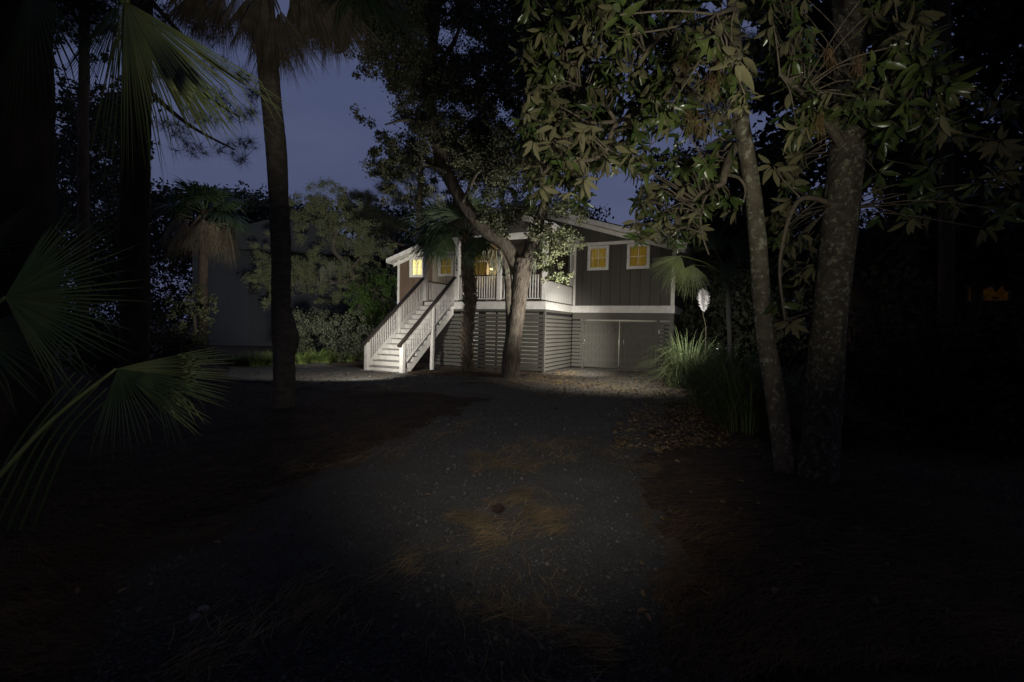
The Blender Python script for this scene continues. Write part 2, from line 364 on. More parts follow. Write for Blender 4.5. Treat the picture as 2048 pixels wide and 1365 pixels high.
# loose stones
ico = np.array([[0, 0, 1], [.9, 0, .45], [.28, .85, .45], [-.72, .53, .45], [-.72, -.53, .45], [.28, -.85, .45], [.72, .53, -.3], [-.28, .85, -.3], [-.9, 0, -.3], [-.28, -.85, -.3], [.72, -.53, -.3]])*.5
icoF = np.array([[0, 1, 2], [0, 2, 3], [0, 3, 4], [0, 4, 5], [0, 5, 1], [1, 6, 2], [2, 7, 3], [3, 8, 4], [4, 9, 5], [5, 10, 1], [6, 7, 2], [7, 8, 3], [8, 9, 4], [9, 10, 5], [10, 6, 1]])
P = np.vstack([samp_px(38000, 150, 1500, 830, 1480), samp_px(9000, 440, 1400, 728, 860)])
keep = (edist(P) < .12) & (P[:, 1] < 19); P = P[keep]; n = len(P)
g = G(); sc = rng.lognormal(0, .5, n)*.012*np.clip(P[:, 1]/6, .75, 1.9)
scatter(g, ico*np.array([1, 1, .65]), None, icoF, np.column_stack([P, gz(P)+sc*.12]), rotm(rdir(n, 0, .2), rdir(n, 2)), sc)
o = g.build('loose_gravel_stones', stonem); tag(o, 'grey gravel stones lying loose all over the driveway', 'gravel', kind='stuff')
# a few larger pale pebbles on the near left of the drive are things of their own
pm = None
for k, (x, y, s) in enumerate(((408, 1228, .05), (390, 1245, .045), (1043, 962, .03))):
    q = gnd(x, y); 
    if pm is None:
        bm = bmesh.new(); bmesh.ops.create_icosphere(bm, subdivisions=2, radius=.5)
        for v in bm.verts: v.co *= 1+.12*math.sin(v.co.x*9+v.co.y*7); v.co.z *= .6
        pm = bpy.data.meshes.new('pebble'); bm.to_mesh(pm); bm.free(); pm.materials.append(concrete)
    o = link(bpy.data.objects.new('pebble', pm)); o.location = (q[0], q[1], .02+s*.2); o.scale = (s*1.3, s, s); o.rotation_euler = (0, 0, k)
    tag(o, ['pale oval pebble on the drive, larger of the left pair', 'pale pebble just left of the larger oval one on the drive', 'small pale pebble in the middle of the drive'][k], 'pebble', 'pale pebbles on the gravel')

# pine straw
def needles(P, ang, spread, L=.17, w=.0022, lift=.02):
    n = len(P); a = ang+rng.normal(0, spread, n); l = L*rng.uniform(.5, 1.2, n)
    dx = np.cos(a)*l/2; dy = np.sin(a)*l/2; z = gz(P)+.004+lift*rng.random(n)**2
    wx = -np.sin(a); wy = np.cos(a); ww = w*np.clip(P[:, 1]/4, .8, 4)
    bend = rng.normal(0, .08, n)*l; tz = rng.uniform(-.01, .03, n)
    A = np.stack([P[:, 0]-dx, P[:, 1]-dy, z], 1); B = np.stack([P[:, 0]+wx*bend, P[:, 1]+wy*bend, z+.012], 1); C = np.stack([P[:, 0]+dx, P[:, 1]+dy, z+tz], 1)
    o = np.stack([wx*ww, wy*ww, np.zeros(n)], 1)
    V = np.stack([A-o*.6, A+o*.6, B+o, B-o, C+o*.3, C-o*.3], 1).reshape(-1, 3)
    k = (np.arange(n)*6)[:, None]
    return V, np.vstack([k+np.array([0, 3, 2, 1]), k+np.array([3, 5, 4, 2])])
g = G()
P = np.vstack([samp_px(52000, -100, 1000, 770, 1365), samp_px(16000, 1280, 2048, 800, 1365), samp_px(9000, 700, 1110, 744, 800)]); P = P[(edist(P) > -.1-.1*rng.random(len(P))) & (P[:, 1] < 18)]
V, Q = needles(P, .25+.5*np.sin(P[:, 0]*.9+P[:, 1]*.6), .45); g.add(V, Q)
o = g.build('pine_straw_bed', needlem); tag(o, 'rust brown pine needles covering the beds beside the drive', 'pine straw', kind='stuff')
palestraw = mat('pale_pine_straw', (.33, .235, .12), (.2, .14, .07), 2.5, .8, island=.5)
g = G()
def drift(pts, wid, n, ang=None):
    n = int(n*.27); wid = wid*1.25
    c = spline([gnd(*p)[:2] for p in pts], 40); idx = rng.integers(0, 39, n); f = rng.random(n)[:, None]
    base = c[idx]*(1-f)+c[idx+1]*f; base = base+.12*np.stack([np.sin(base[:, 0]*9+base[:, 1]*5), np.cos(base[:, 1]*8-base[:, 0]*6)], 1); T = c[idx+1]-c[idx]; T /= np.linalg.norm(T, axis=1)[:, None]
    Nn = np.stack([-T[:, 1], T[:, 0]], 1); tt = (idx+f[:, 0])/40; taper = np.sin(np.pi*np.clip(tt, .04, .96))**.6
    P = base+Nn*(rng.normal(0, 1, n)*wid*taper)[:, None]
    P = P+rng.normal(0, .02, P.shape)
    V, Q = needles(P, np.arctan2(T[:, 1], T[:, 0]), .45, L=.2, w=.0027, lift=.04); g.add(V, Q)
drift(((955, 905), (1000, 935), (1060, 905), (1120, 885), (1190, 905), (1250, 935), (1300, 950)), .16, 3000)
drift(((960, 945), (1010, 930), (1080, 935), (1150, 900)), .12, 900)
drift(((880, 1050), (960, 1060), (1050, 1035), (1130, 1030)), .12, 1700)
drift(((980, 1015), (1040, 1000), (1100, 1020), (1150, 1040)), .13, 1100)
drift(((820, 1120), (900, 1090), (1000, 1080), (1100, 1060)), .07, 700)
drift(((560, 1250), (640, 1190), (720, 1160), (840, 1110)), .09, 800)
drift(((400, 1365), (500, 1300), (580, 1240), (660, 1180)), .14, 1100)
drift(((1010, 1262), (1080, 1270), (1180, 1285), (1270, 1300)), .05, 700)
drift(((1000, 1090), (1010, 1180), (1030, 1300), (1090, 1400)), .18, 900)
drift(((560, 955), (700, 930), (800, 905), (950, 850)), .12, 1300)
drift(((1100, 765), (1200, 775), (1300, 800), (1380, 850)), .5, 3500)
drift(((930, 765), (1020, 768), (1090, 760), (1140, 745)), .35, 3000)
drift(((560, 765), (640, 772), (730, 775), (820, 775)), .2, 2500)
o = g.build('pine_straw_drifts', palestraw); tag(o, 'thin drifts of brown pine needles strewn across the gravel', 'pine straw', kind='stuff')
# leaf litter
g = G(); P = np.vstack([samp_px(2600, 1230, 1460, 742, 905), samp_px(2600, 1060, 1400, 742, 800), samp_px(900, 560, 900, 745, 778), samp_px(110, 1280, 1900, 850, 1300), samp_px(40, 100, 900, 790, 1200)])
P = P[(P[:, 1] < 17) & (rng.random(len(P)) < np.where(edist(P) > -.6, 1, .35))]; n = len(P)
dd = rdir(n, 0, .25); up = rdir(n, 1.6); sz = rng.uniform(.035, .08, n)
scatter(g, LEAF_V*np.array([1, 1, 2.5]), LEAF_Q, LEAF_T, np.column_stack([P, gz(P)+.022]), rotm(dd, up), sz)
o = g.build('fallen_leaves', deadleaf); tag(o, 'curled pale brown fallen leaves scattered by the garage side of the drive', 'fallen leaves', kind='stuff')
# pine cone on the drive
pc = gnd(995, 1028); g = G()
for k in range(70):
    t = k/70; a = k*2.4; r = .032*math.sin(math.pi*min(.98, t*.85+.12))+.004; d = np.array([math.cos(a)*1, math.sin(a), .5-t*.2]); d /= np.linalg.norm(d)
    p0 = np.array([0, 0, .085*t]); scatter(g, LEAF_V*np.array([1.6, 1, 3]), LEAF_Q, LEAF_T, p0[None], rotm(d[None], np.array([[0, 0, 1.]])), [r])
tube(g, [[0, 0, 0], [0, 0, .08]], [.012, .004], 8)
V = np.concatenate(g.V); g.V = [V[:, [2, 0, 1]]*1.35+np.array([-.05, 0, .045])]
o = g.build('pine_cone', conem); o.location = pc; o.rotation_euler = (0, 0, .2)
tag(o, 'dark open pine cone lying on straw in the middle of the drive', 'pine cone')

# ------------------------------------------------------------------ the house
house = empty('raised_cottage', HP, -ANG, label='raised cottage with taupe siding, white trim, porch and slatted ground floor', cat='house')
UL, UR, VF = -9.05, 3.95, 3.0         # left/right ends and plane of the front wall
ZD, ZB, ZT = 2.54, 2.26, 4.95         # deck top, underside of band, underside of beam
RID, SL, ZE = -2.55, .31, 4.86        # ridge u, roof slope, eave height
ROOFZ = lambda u: ZE+SL*((4.35-RID)-abs(u-RID))   # top of roof above u
def board(parent, name, u0, u1, z0, z1f, v, m, holes):
    """one upright siding board, cut round openings; z1f gives the top height at u"""
    rects = [(u0, u1, z0, None)]
    polys = []
    hs = [h for h in holes if h[0] < u1 and h[1] > u0]
    if not hs: polys = [[(u0, z0), (u1, z0), (u1, z1f(u1)), (u0, z1f(u0))]]
    else:
        h = hs[0]; a = max(u0, h[0]); b = min(u1, h[1])
        if a > u0: polys.append([(u0, z0), (a, z0), (a, z1f(a)), (u0, z1f(u0))])
        if b < u1: polys.append([(b, z0), (u1, z0), (u1, z1f(u1)), (b, z1f(b))])
        if h[2] > z0: polys.append([(a, z0), (b, z0), (b, h[2]), (a, h[2])])
        if h[3] < z1f(a): polys.append([(a, h[3]), (b, h[3]), (b, z1f(b)), (a, z1f(a))])
    for p in polys:
        V = [(x, v, z) for x, z in p]+[(x, v+.03, z) for x, z in p]
        F = [(0, 1, 2, 3), (7, 6, 5, 4)]+[(i, 4+i, 4+(i+1) % 4, (i+1) % 4) for i in range(4)]
        me = bpy.data.meshes.new(name); me.from_pydata(V, [], F); me.materials.append(m)
        link(bpy.data.objects.new(name, me), parent)
def boards(u0, u1, z0, z1f, v, m, holes=(), pitch=.385, gap=.012):
    w = empty_part('siding', house)
    bk = z1f
    n = max(1, round((u1-u0)/pitch)); p = (u1-u0)/n
    for i in range(n): board(w, 'siding_board', u0+i*p+gap/2, u0+(i+1)*p-gap/2, z0, z1f, v, m, holes)
    return w
def empty_part(name, parent):
    o = bpy.data.objects.new(name, None); return link(o, parent)
def window(u0, u1, z0, z1, v, cur, fw=.115, muntin=True):
    """white-framed square window with four panes and a lit curtain"""
    w = empty_part('window', house)
    bb('frame', w, u0, u0+fw, v-.04, v+.05, z0, z1, white, .005); bb('frame', w, u1-fw, u1, v-.04, v+.05, z0, z1, white, .005)
    bb('frame', w, u0+fw, u1-fw, v-.037, v+.05, z0, z0+fw, white, .005); bb('frame', w, u0+fw, u1-fw, v-.037, v+.05, z1-fw, z1, white, .005)
    uc = (u0+u1)/2; zc = (z0+z1)/2
    bb('muntin', w, uc-.011, uc+.011, v-.005, v+.02, z0+fw, z1-fw, white); bb('muntin', w, u0+fw, u1-fw, v-.002, v+.017, zc-.011, zc+.011, white)
    for a, b in ((u0+fw, uc-.011), (uc+.011, u1-fw)):
        for c, d in ((z0+fw, zc-.011), (zc+.011, z1-fw)): bb('pane', w, a, b, v+.006, v+.010, c, d, glass)
    g = G(); x = np.linspace(u0+fw, u1-fw, 40); y = v+.09+.018*np.sin(x*70)+.01*np.sin(x*31)
    V = np.vstack([np.column_stack([x, y, np.full(40, z0+.05)]), np.column_stack([x, y, np.full(40, z1-.05)])]); i = np.arange(39)
    g.add(V, np.stack([i, i+1, i+41, i+40], 1)); g.build('curtain', cur, w, True)
    bb('reveal', w, u0+.02, u1-.02, v+.13, v+.15, z0, z1, darkm)
    return w
hole = lambda u0, u1, z0, z1: (u0+.06, u1-.06, z0+.06, z1-.06)
W1 = (.60, 1.46, 3.96, 4.93); W2 = (2.17, 3.03, 3.96, 4.93)
W3 = (-6.62, -5.80, 3.92, 4.88); W4 = (-8.32, -7.46, 3.92, 4.88)
# garage block: front wall
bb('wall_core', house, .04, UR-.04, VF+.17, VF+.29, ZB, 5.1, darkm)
boards(.02, UR-.1, ZD, lambda u: ZT, VF, siding, [hole(*W1), hole(*W2)])
boards(.02, UR-.1, ZT+.13, lambda u: min(ROOFZ(u)-.32, 9), VF+.004, siding) if False else None
top = empty_part('gable_siding', house); n = 34
p = (UR+.2-UL)/n
for i in range(n):
    a = UL+i*p+.006; b = UL+(i+1)*p-.006
    za, zb = ROOFZ(a)-.26, ROOFZ(b)-.26
    if min(za, zb) < ZT+.15: continue
    if b > UR: continue
    prism('siding_board', top, [(a, ZT+.13), (b, ZT+.13), (b, zb), (a, za)], VF+.004, VF+.034, siding)
prism('gable_core', house, [(UL+.3, ZT+.1), (UR-.3, ZT+.1), (RID, ROOFZ(RID)-.3)], VF+.04, VF+.1, darkm)
bb('frieze_beam', house, 0.0, UR+.02, VF-.045, VF+.03, ZT, ZT+.125, white, .006)
bb('frieze_beam', house, UL, -.002, VF-.045, VF+.03, ZT, ZT+.125, white, .006)
window(*W1, VF-.02, amber); window(*W2, VF-.02, amber2)
bb('corner_board', house, UR-.11, UR+.03, VF-.035, VF+.1, ZD, ZT-.003, white, .006)
bb('band_board', house, 0.02, UR+.05, VF-.055, VF+.02, ZB, ZD, white, .006)
bb('side_wall', house, UR-.02, UR+.02, VF+.102, VF+8.5, 0, ZT+.1, siding)
bb('band_board', house, UR+.021, UR+.05, VF+.021, VF+8.5, ZB, ZD, white)
# garage door and slats below
bb('header_board', house, .02, UR, VF-.012, VF+.04, 1.99, ZB-.002, slatm, .004)
door = empty_part('garage_doors', house)
DL, DM, DR = .56, 1.96, 3.36
for s, (a, b) in enumerate(((DL, DM-.018), (DM+.018, DR))):
    n = 9; p = (b-a)/n
    for i in range(n): bb('plank', door, a+i*p+.003, a+(i+1)*p-.003, VF+.0, VF+.03, .06, 1.93, slatm)
    bb('door_rail', door, a, b, VF-.028, VF-.001, .07, .19, slatm, .004); bb('door_rail', door, a, b, VF-.028, VF-.001, 1.8, 1.92, slatm, .004)
    bb('door_stile', door, a, a+.12, VF-.03, VF-.002, .193, 1.797, slatm, .004); bb('door_stile', door, b-.12, b, VF-.03, VF-.002, .193, 1.797, slatm, .004)
    # brace from lower outer to upper inner corner
    x0, x1 = (a+.14, b-.16) if s == 0 else (b-.14, a+.16)
    L = math.hypot(x1-x0, 1.56); th = math.atan2(1.56, x1-x0)
    box('brace', door, ((x0+x1)/2, VF-.016, 1.0), (L, .024, .11), slatm, .004, (0, -th, 0))
box('latch', door, (3.46, VF-.02, 1.55), (.05, .03, .14), white, .01)
bb('skirt_post', house, 3.37, 3.47, VF-.01, VF+.03, 0.02, 1.985, slatm); bb('skirt_post', house, .46, .545, VF-.01, VF+.03, 0.02, 1.985, slatm)
bb('skirt_post', house, 3.86, UR, VF-.012, VF+.03, 0.02, 1.985, slatm)
rows = [0.06+i*.146 for i in range(15)]
skg = empty_part('slatted_skirt', house)
for z in rows[:14]:
    if z+.117 > 1.99: continue
    bb('slat', skg, .02, .455, VF, VF+.02, z, z+.117, slatm, .003); bb('slat', skg, 3.475, 3.855, VF, VF+.02, z, z+.117, slatm, .003)
# lit ground floor behind the garage front
bb('inner_wall', house, -.06, UR-.06, VF+1.4, VF+1.44, 0.02, 2.2, panelm)
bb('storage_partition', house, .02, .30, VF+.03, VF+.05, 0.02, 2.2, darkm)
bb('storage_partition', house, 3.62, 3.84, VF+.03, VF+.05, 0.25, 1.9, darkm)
# porch skirt
skf = empty_part('slatted_skirt', house); sks = empty_part('slatted_skirt', house)
bb('skirt_post', house, -.09, 0.0, -.005, .085, 0.0, ZB-.002, slatm, .004)
bb('skirt_post', house, -4.75, -4.66, .002, .085, 0.0, ZB-.002, slatm, .004)
for i, z in enumerate(rows):
    if z+.117 > ZB-.06: continue
    bb('slat', skf, -4.655, -.092, 0, .022, z, z+.117, slatm, .003)
    bb('slat', sks, -.024, -.002, .09, VF-.015, z, z+.107, slatm, .003)
bb('skirt_rail', house, -4.655, -.092, -.002, .03, ZB-.085, ZB-.002, slatm)
bb('skirt_rail', house, -.024, .001, .09, VF-.015, ZB-.085, ZB-.002, slatm)
bb('stud', house, -2.72, -2.42, .03, .07, 0.02, ZB-.01, darkm); bb('stud', house, -1.99, -1.93, .03, .09, 0.02, ZB-.01, darkm)
bb('stud', house, -.26, -.1, .03, .07, 0.02, ZB-.01, darkm)
for u in (-3.06, -3.3, -3.9): bb('stud', house, u, u+.05, .03, .09, 0.02, ZB-.01, darkm)
bb('dark_gap_sheet', house, -.06, -.045, .09, VF-.03, 0.02, ZB-.01, darkm)  # added dark sheet, stands in for the unlit space behind the side slats
bb('inner_wall', house, -4.6, -.2, 1.8, 1.84, 0.02, 2.2, panelm)
bb('band_board', house, -4.8, .02, -.035, .001, ZB, ZD, white, .006)
bb('band_board', house, -.001, .03, .0012, VF-.056, ZB, ZD-.004, white, .006)
# deck and porch
dk = empty_part('deck', house)
for i in range(21): bb('deck_board', dk, -5.35, .045, -.06+i*.146, -.06+i*.146+.138, ZD+.002, ZD+.03, deckm)
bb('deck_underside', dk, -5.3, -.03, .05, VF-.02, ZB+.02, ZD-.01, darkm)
# porch back wall with door, windows, lamp
boards(-7.0, -4.98, ZD+.03, lambda u: ZT, VF, beige, [hole(*W3)], .4)
boards(-3.98, -.01, ZD+.03, lambda u: ZT, VF, beige, [], .4)
boards(UL+.1, -7.0, ZB, lambda u: ZT, VF, brown, [hole(*W4)], .4)
bb('wall_core', house, UL+.03, -.05, VF+.17, VF+.25, ZB, ZT+.1, darkm)
bb('corner_board', house, UL-.02, UL+.10, VF-.035, VF+.06, 0.0, ZT-.003, white, .006)
bb('corner_board', house, -7.06, -6.96, VF-.03, VF+.01, ZD, ZT-.003, white, .006) if False else None
bb('side_wall', house, UL, UL+.03, VF+.07, VF+8.5, 0, ZT+.1, brown)
bb('lower_wall', house, UL+.1, -4.7, VF+.02, VF+.05, 0, ZB, brown)
window(*W3, VF-.02, amber); window(*W4, VF-.02, bright)
fd = empty_part('front_door', house)
bb('door_frame', fd, -5.0, -4.92, VF-.04, VF+.05, ZD+.03, ZT-.003, white, .005); bb('door_frame', fd, -4.04, -3.96, VF-.04, VF+.05, ZD+.03, ZT-.003, white, .005)
bb('door_frame', fd, -4.92, -4.04, VF-.037, VF+.05, 4.5, 4.58, white, .005)
bb('door_panel', fd, -4.92, -4.04, VF+.0, VF+.045, ZD+.03, 3.35, doorm)
bb('door_stile', fd, -4.92, -4.8, VF+.0, VF+.045, 3.353, 4.497, doorm); bb('door_stile', fd, -4.16, -4.04, VF+.0, VF+.045, 3.353, 4.497, doorm)
bb('muntin', fd, -4.495, -4.465, VF+.0, VF+.03, 3.353, 4.497, doorm)
bb('glass_pane', fd, -4.8, -4.16, VF+.01, VF+.014, 3.353, 4.497, glass); bb('glass_pane', fd, -4.92, -4.04, VF+.01, VF+.014, 4.583, ZT-.005, glass)
bb('lit_hall', fd, -4.92, -4.04, VF+.09, VF+.1, 3.3, ZT-.002, amber)
box('door_handle', fd, (-4.1, VF-.03, 3.45), (.05, .05, .12), blackm, .01)
wl = empty_part('wall_lamp', house)
bm = bmesh.new(); bmesh.ops.create_uvsphere(bm, u_segments=16, v_segments=10, radius=.075)
me = bpy.data.meshes.new('lamp_globe'); bm.to_mesh(me); bm.free()
globe = mat('lamp_globe', (1, .86, .5), (1, .86, .5), 1, .5, emit=2.6); me.materials.append(globe); me.polygons.foreach_set('use_smooth', [True]*len(me.polygons))
gl = link(bpy.data.objects.new('lamp_globe', me), wl); gl.location = (-3.74, VF-.13, 4.16)
box('lamp_bracket', wl, (-3.74, VF-.03, 4.19), (.08, .06, .16), blackm, .01)
def point(u, v, z, e, col=(1, .82, .5), r=.06):
    l = bpy.data.lights.new('lamp', 'POINT'); l.energy = e; l.color = col; l.shadow_soft_size = r
    o = bpy.data.objects.new('lamp_light', l); link(o, house); o.location = (u, v, z)
point(-3.74, VF-.36, 4.16, 7, (1, .72, .3))
point(-6.2, VF-1.0, 4.2, 3.2, (1, .9, .75))
for u in (-3.8, -2.3, -.9): point(u, 1.0, 1.1, 9, (1, .95, .82))
point(.7, VF+.7, 1.1, 12, (1, .95, .82)); point(2.2, VF+.7, 1.1, 9, (1, .95, .82))
# porch posts
for u in (-5.24, -3.72, -1.88, -.09):
    z0 = ZD+.03
    bb('porch_post', house, u-.085, u+.085, 0.0, .17, z0, 4.8, white, .008)
for i, ch in enumerate('572'):
    c = bpy.data.curves.new('digit', 'FONT'); c.body = ch; c.size = .19; c.extrude = .006; c.align_x = 'CENTER'; c.offset = .004
    fo = bpy.data.objects.new('font', c); COL.objects.link(fo); bpy.context.view_layer.update()
    me = bpy.data.meshes.new_from_object(fo.evaluated_get(bpy.context.evaluated_depsgraph_get())); bpy.data.objects.remove(fo)
    me.materials.clear(); me.materials.append(blackm); o = link(bpy.data.objects.new('house_number_digit', me), house)
    o.location = (-3.72, -.008, 4.06-i*.165); o.rotation_euler = (math.radians(90), 0, 0)
# porch railing
pr = empty_part('porch_railing', house)
bb('top_rail', pr, -3.63, -.18, .05, .12, 3.50, 3.545, handrail, .004); bb('bottom_rail', pr, -3.63, -.18, .06, .11, 2.63, 2.67, white)
for i in range(33):
    u = -3.56+i*.104
    if abs(u+1.88) < .1 or u > -.2: continue
    bb('baluster', pr, u-.015, u+.015, .07, .10, 2.672, 3.498, white)
pl = empty_part('porch_railing', house)
bb('top_rail', pl, -5.27, -5.20, .18, VF-.06, 3.36, 3.405, handrail, .004); bb('bottom_rail', pl, -5.25, -5.22, .18, VF-.06, 2.63, 2.67, white)
for i in range(26): bb('baluster', pl, -5.25, -5.22, .25+i*.104, .28+i*.104, 2.672, 3.358, white)
# white half wall and screens on the right side of the porch
hwl = empty_part('half_wall', house)
for i in range(9):
    a = .19+i*.30; bb('half_wall_board', hwl, -.03, 0.0, a+.005, min(a+.295, VF-.06), ZD+.032, 3.28, white)
bb('sill', hwl, -.05, .03, .18, VF-.06, 3.283, 3.32, handrail)
bb('corner_post', house, -.12, 0.012, VF-.36, VF-.062, 3.323, 4.8, white, .006)
bb('corner_board', house, 0.013, .12, VF-.03, VF-.001, ZD+.0, ZT-.003, white, .005)
bb('insect_screen', house, -.035, -.031, .18, VF-.365, 3.323, 4.8, screen)
bb('insect_screen', house, -1.79, -.18, .085, .089, 3.548, 4.8, screen)
bb('porch_beam', house, -5.35, -.092, -.01, .15, 4.803, 5.02, white, .006); bb('porch_beam', house, -.09, .02, -.012, VF-.05, 4.803, 5.02, white, .006)
bb('porch_ceiling', house, -5.3, -.1, .16, VF-.05, 4.95, 4.98, beige)
# porch roof
PRu = -2.62
def slope_roof(name, ue, ur, ze, zr, v0, v1, th, m):
    prism(name, house, [(ue, ze), (ur, zr), (ur, zr+th), (ue, ze+th)], v0, v1, m)
zr = 5.06+.31*(2.97)
slope_roof('porch_roof', .35, PRu, 5.06, zr, -.42, VF-.42, .13, shingle); slope_roof('porch_roof', -5.35, PRu-.002, 5.06, zr, -.42, VF-.42, .13, shingle)
slope_roof('porch_rake_board', .36, PRu, 4.98, zr-.08, -.45, -.422, .20, white); slope_roof('porch_rake_board', -5.36, PRu-.002, 4.98, zr-.08, -.45, -.422, .20, white)
bb('porch_fascia', house, .352, .375, -.42, VF-.45, 4.93, 5.18, white)
prism('porch_gable', house, [(-5.3, 5.022), (.05, 5.022), (.05, 5.1), (PRu, zr-.02), (-5.3, 5.1)], -.004, .03, siding)
bb('porch_soffit', house, .021, .35, -.42, VF-.45, 5.03, 5.05, white)
# main roof
v0, v1 = VF-.40, VF+9
prism('roof', house, [(4.35, ZE), (RID, ROOFZ(RID)), (RID, ROOFZ(RID)-.12), (4.35, ZE-.12)], v0, v1, shingle)
prism('roof', house, [(-9.45, ZE), (RID-.002, ROOFZ(RID)), (RID-.002, ROOFZ(RID)-.12), (-9.45, ZE-.12)], v0, v1, shingle)
for s, (e) in enumerate((4.36, -9.46)):
    d = -.001 if s == 0 else -.003
    prism('rake_board', house, [(e, ZE-.045), (RID+d, ROOFZ(RID)-.045), (RID+d, ROOFZ(RID)-.235), (e, ZE-.235)], v0-.03, v0-.002, white)
    prism('rake_soffit', house, [(e, ZE-.19), (RID+d, ROOFZ(RID)-.19), (RID+d, ROOFZ(RID)-.21), (e, ZE-.21)], v0, VF+.0, white)
    prism('rake_frieze', house, [(e*.985, ZE-.215), (RID+d, ROOFZ(RID)-.215), (RID+d, ROOFZ(RID)-.38), (e*.985, ZE-.38)], VF-.03, VF+.002, white)
bb('eave_fascia', house, 4.352, 4.38, VF-.36, VF+9, ZE-.25, ZE-.03, white); bb('eave_fascia', house, -9.48, -9.452, VF-.36, VF+9, ZE-.25, ZE-.03, white)
bb('eave_soffit', house, UR+.03, 4.35, VF+.003, VF+8.5, ZE-.3, ZE-.28, white)
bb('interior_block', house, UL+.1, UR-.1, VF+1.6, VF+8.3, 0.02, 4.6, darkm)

# ------------------------------------------------------------------ staircase
st = empty('porch_staircase', HP, -ANG, label='steep white wooden staircase with dark handrails rising to the porch', cat='staircase')
NS = 14; RI = (ZD+.03)/NS; RUN = .232; SLft, SRt = -5.24, -3.80
for k in range(NS):
    z = (k+1)*RI; v = -(NS-1-k)*RUN-.03
    bb('riser', st, SLft+.05, SRt-.05, v-.002, v+.018, z-RI+.004, z-.034, white)
    if k < NS-1: bb('tread', st, SLft-.02, SRt+.03, v-.035, v+RUN+.0-.004, z-.03, z, treadm, .006)
def stringer(u0, u1):
    z0 = 0; V0 = -(NS-1)*RUN-.05; poly = [(V0+.0, .02), (V0+.42, .02), (-.04, ZD-.42), (-.04, ZD-.02-.0)]
    poly = []
    for k in range(NS-1):
        z = (k+1)*RI-.034; v = -(NS-1-k)*RUN-.03+.02
        poly += [(v, z-RI+.0 if k else .02), (v, z)]
    poly += [(-.04, (NS-1)*RI-.034), (-.04, ZD-.5), (V0+.42, .02)]
    prism('stringer', st, poly, u0, u1, white, 'u')
stringer(SLft, SLft+.045); stringer(SRt-.045, SRt)
VFt = -(NS-1)*RUN-.06
slope = RI/RUN
prism('skirt_board', st, [(VFt+.05, .02), (VFt+.05, RI+.14), (-.05, ZD+.10), (-.05, ZD-.3)], SLft-.05, SLft-.024, white, 'u')
for side, u in (('L', SLft-.035), ('R', SRt+.035)):
    rl = empty_part('stair_railing', st)
    ztop = lambda v: RI+(v-VFt)*slope+.90
    bb('newel_post', rl, u-.07, u+.07, VFt-.10, VFt+.05, 0, RI+.80, white, .008)
    vm = -1.45
    bb('mid_post', rl, u-.055, u+.055, vm-.055, vm+.055, 0 if side == 'R' else .9, ztop(vm)-.07, white, .006)
    # handrail
    a = VFt-.22; b = -.02; za = ztop(a); zb = ztop(b); L = math.hypot(b-a, zb-za)
    box('handrail', rl, (u, (a+b)/2, (za+zb)/2-.015), (.13, L, .065), handrail, .006, (math.atan2(zb-za, b-a), 0, 0))
    box('bottom_rail', rl, (u, (VFt+.05-.05)/2, (ztop(VFt+.05)+ztop(-.05))/2-.84), (.045, L*.94, .045), white, 0, (math.atan2(zb-za, b-a), 0, 0))
    n = 31
    for i in range(n):
        v = VFt+.12+i*(-.05-VFt-.12)/(n-1)
        if abs(v-vm) < .07: continue
        bb('baluster', rl, u-.014, u+.014, v-.014, v+.014, ztop(v)-.84, ztop(v)-.055, white)
    g = G()
    for k in range(9):
        z = .25+k*.10 if side == 'L' else .3+k*.1
        a_ = VFt+.06; 
        # thin netting wires, clipped to the rail panel
        lo = VFt+(z-RI-.90+.06)/slope; hi = VFt+(z-RI-.06)/slope
        lo = max(lo, VFt+.06); hi = min(hi, vm-.06)
        if hi-lo > .05: tube(g, [[u+.018, lo, z], [u+.018, hi, z]], .0035, 4, cap=False)
    g.build('netting_wire', white, rl)
bb('stair_pad', st, SLft-.2, SRt+.15, VFt-.18, VFt+.1, 0.0, .035, concrete, .005)

# ------------------------------------------------------------------ trees
def px_path(pts):
    """pts: (px, py, depth)"""
    return [at(*p) for p in pts]
def tree_root(name, p, **k): return empty(name, (0, 0, 0), **k)
def clumps_px(lst):
    return [(at(x, y, Y), r*Y/910) for x, y, Y, r in lst]

# -- the live oak in front of the porch
oak = empty('live_oak', label='forked live oak with furrowed trunk standing before the porch', cat='tree')
b = gnd(1022, 757)
Y0 = b[1]
g = G()
P = spline([at(1022, 762, Y0), at(1024, 700, Y0), at(1034, 620, Y0), at(1042, 560, Y0), at(1046, 520, Y0)], 70)
R = np.interp(np.linspace(0, 1, 70), [0, .08, .3, .7, 1], [.37, .30, .26, .27, .34]); tube(g, P, R, 64, .10, 26, lump=.05)
g.build('trunk', oakbark, oak, True)
g = G(); P = spline(px_path([(1040, 545, Y0), (1010, 492, Y0), (965, 455, Y0+.1), (925, 405, Y0+.2), (893, 345, Y0+.3), (874, 290, Y0+.2), (862, 225, Y0), (858, 150, Y0-.2), (868, 60, Y0-.4), (880, -60, Y0-.5)]), 110)
tube(g, P, np.interp(np.linspace(0, 1, 110), [0, .15, .5, 1], [.23, .21, .20, .14]), 44, .09, 18, lump=.05, seed=2); g.build('limb', oakbark, oak, True)
g = G(); P = spline(px_path([(1046, 540, Y0), (1066, 480, Y0-.1), (1082, 430, Y0-.2), (1100, 380, Y0-.3), (1128, 300, Y0-.4), (1150, 200, Y0-.4)]), 60)
tube(g, P, np.interp(np.linspace(0, 1, 60), [0, .3, 1], [.21, .17, .08]), 36, .08, 16, lump=.04, seed=5); g.build('limb', oakbark, oak, True)
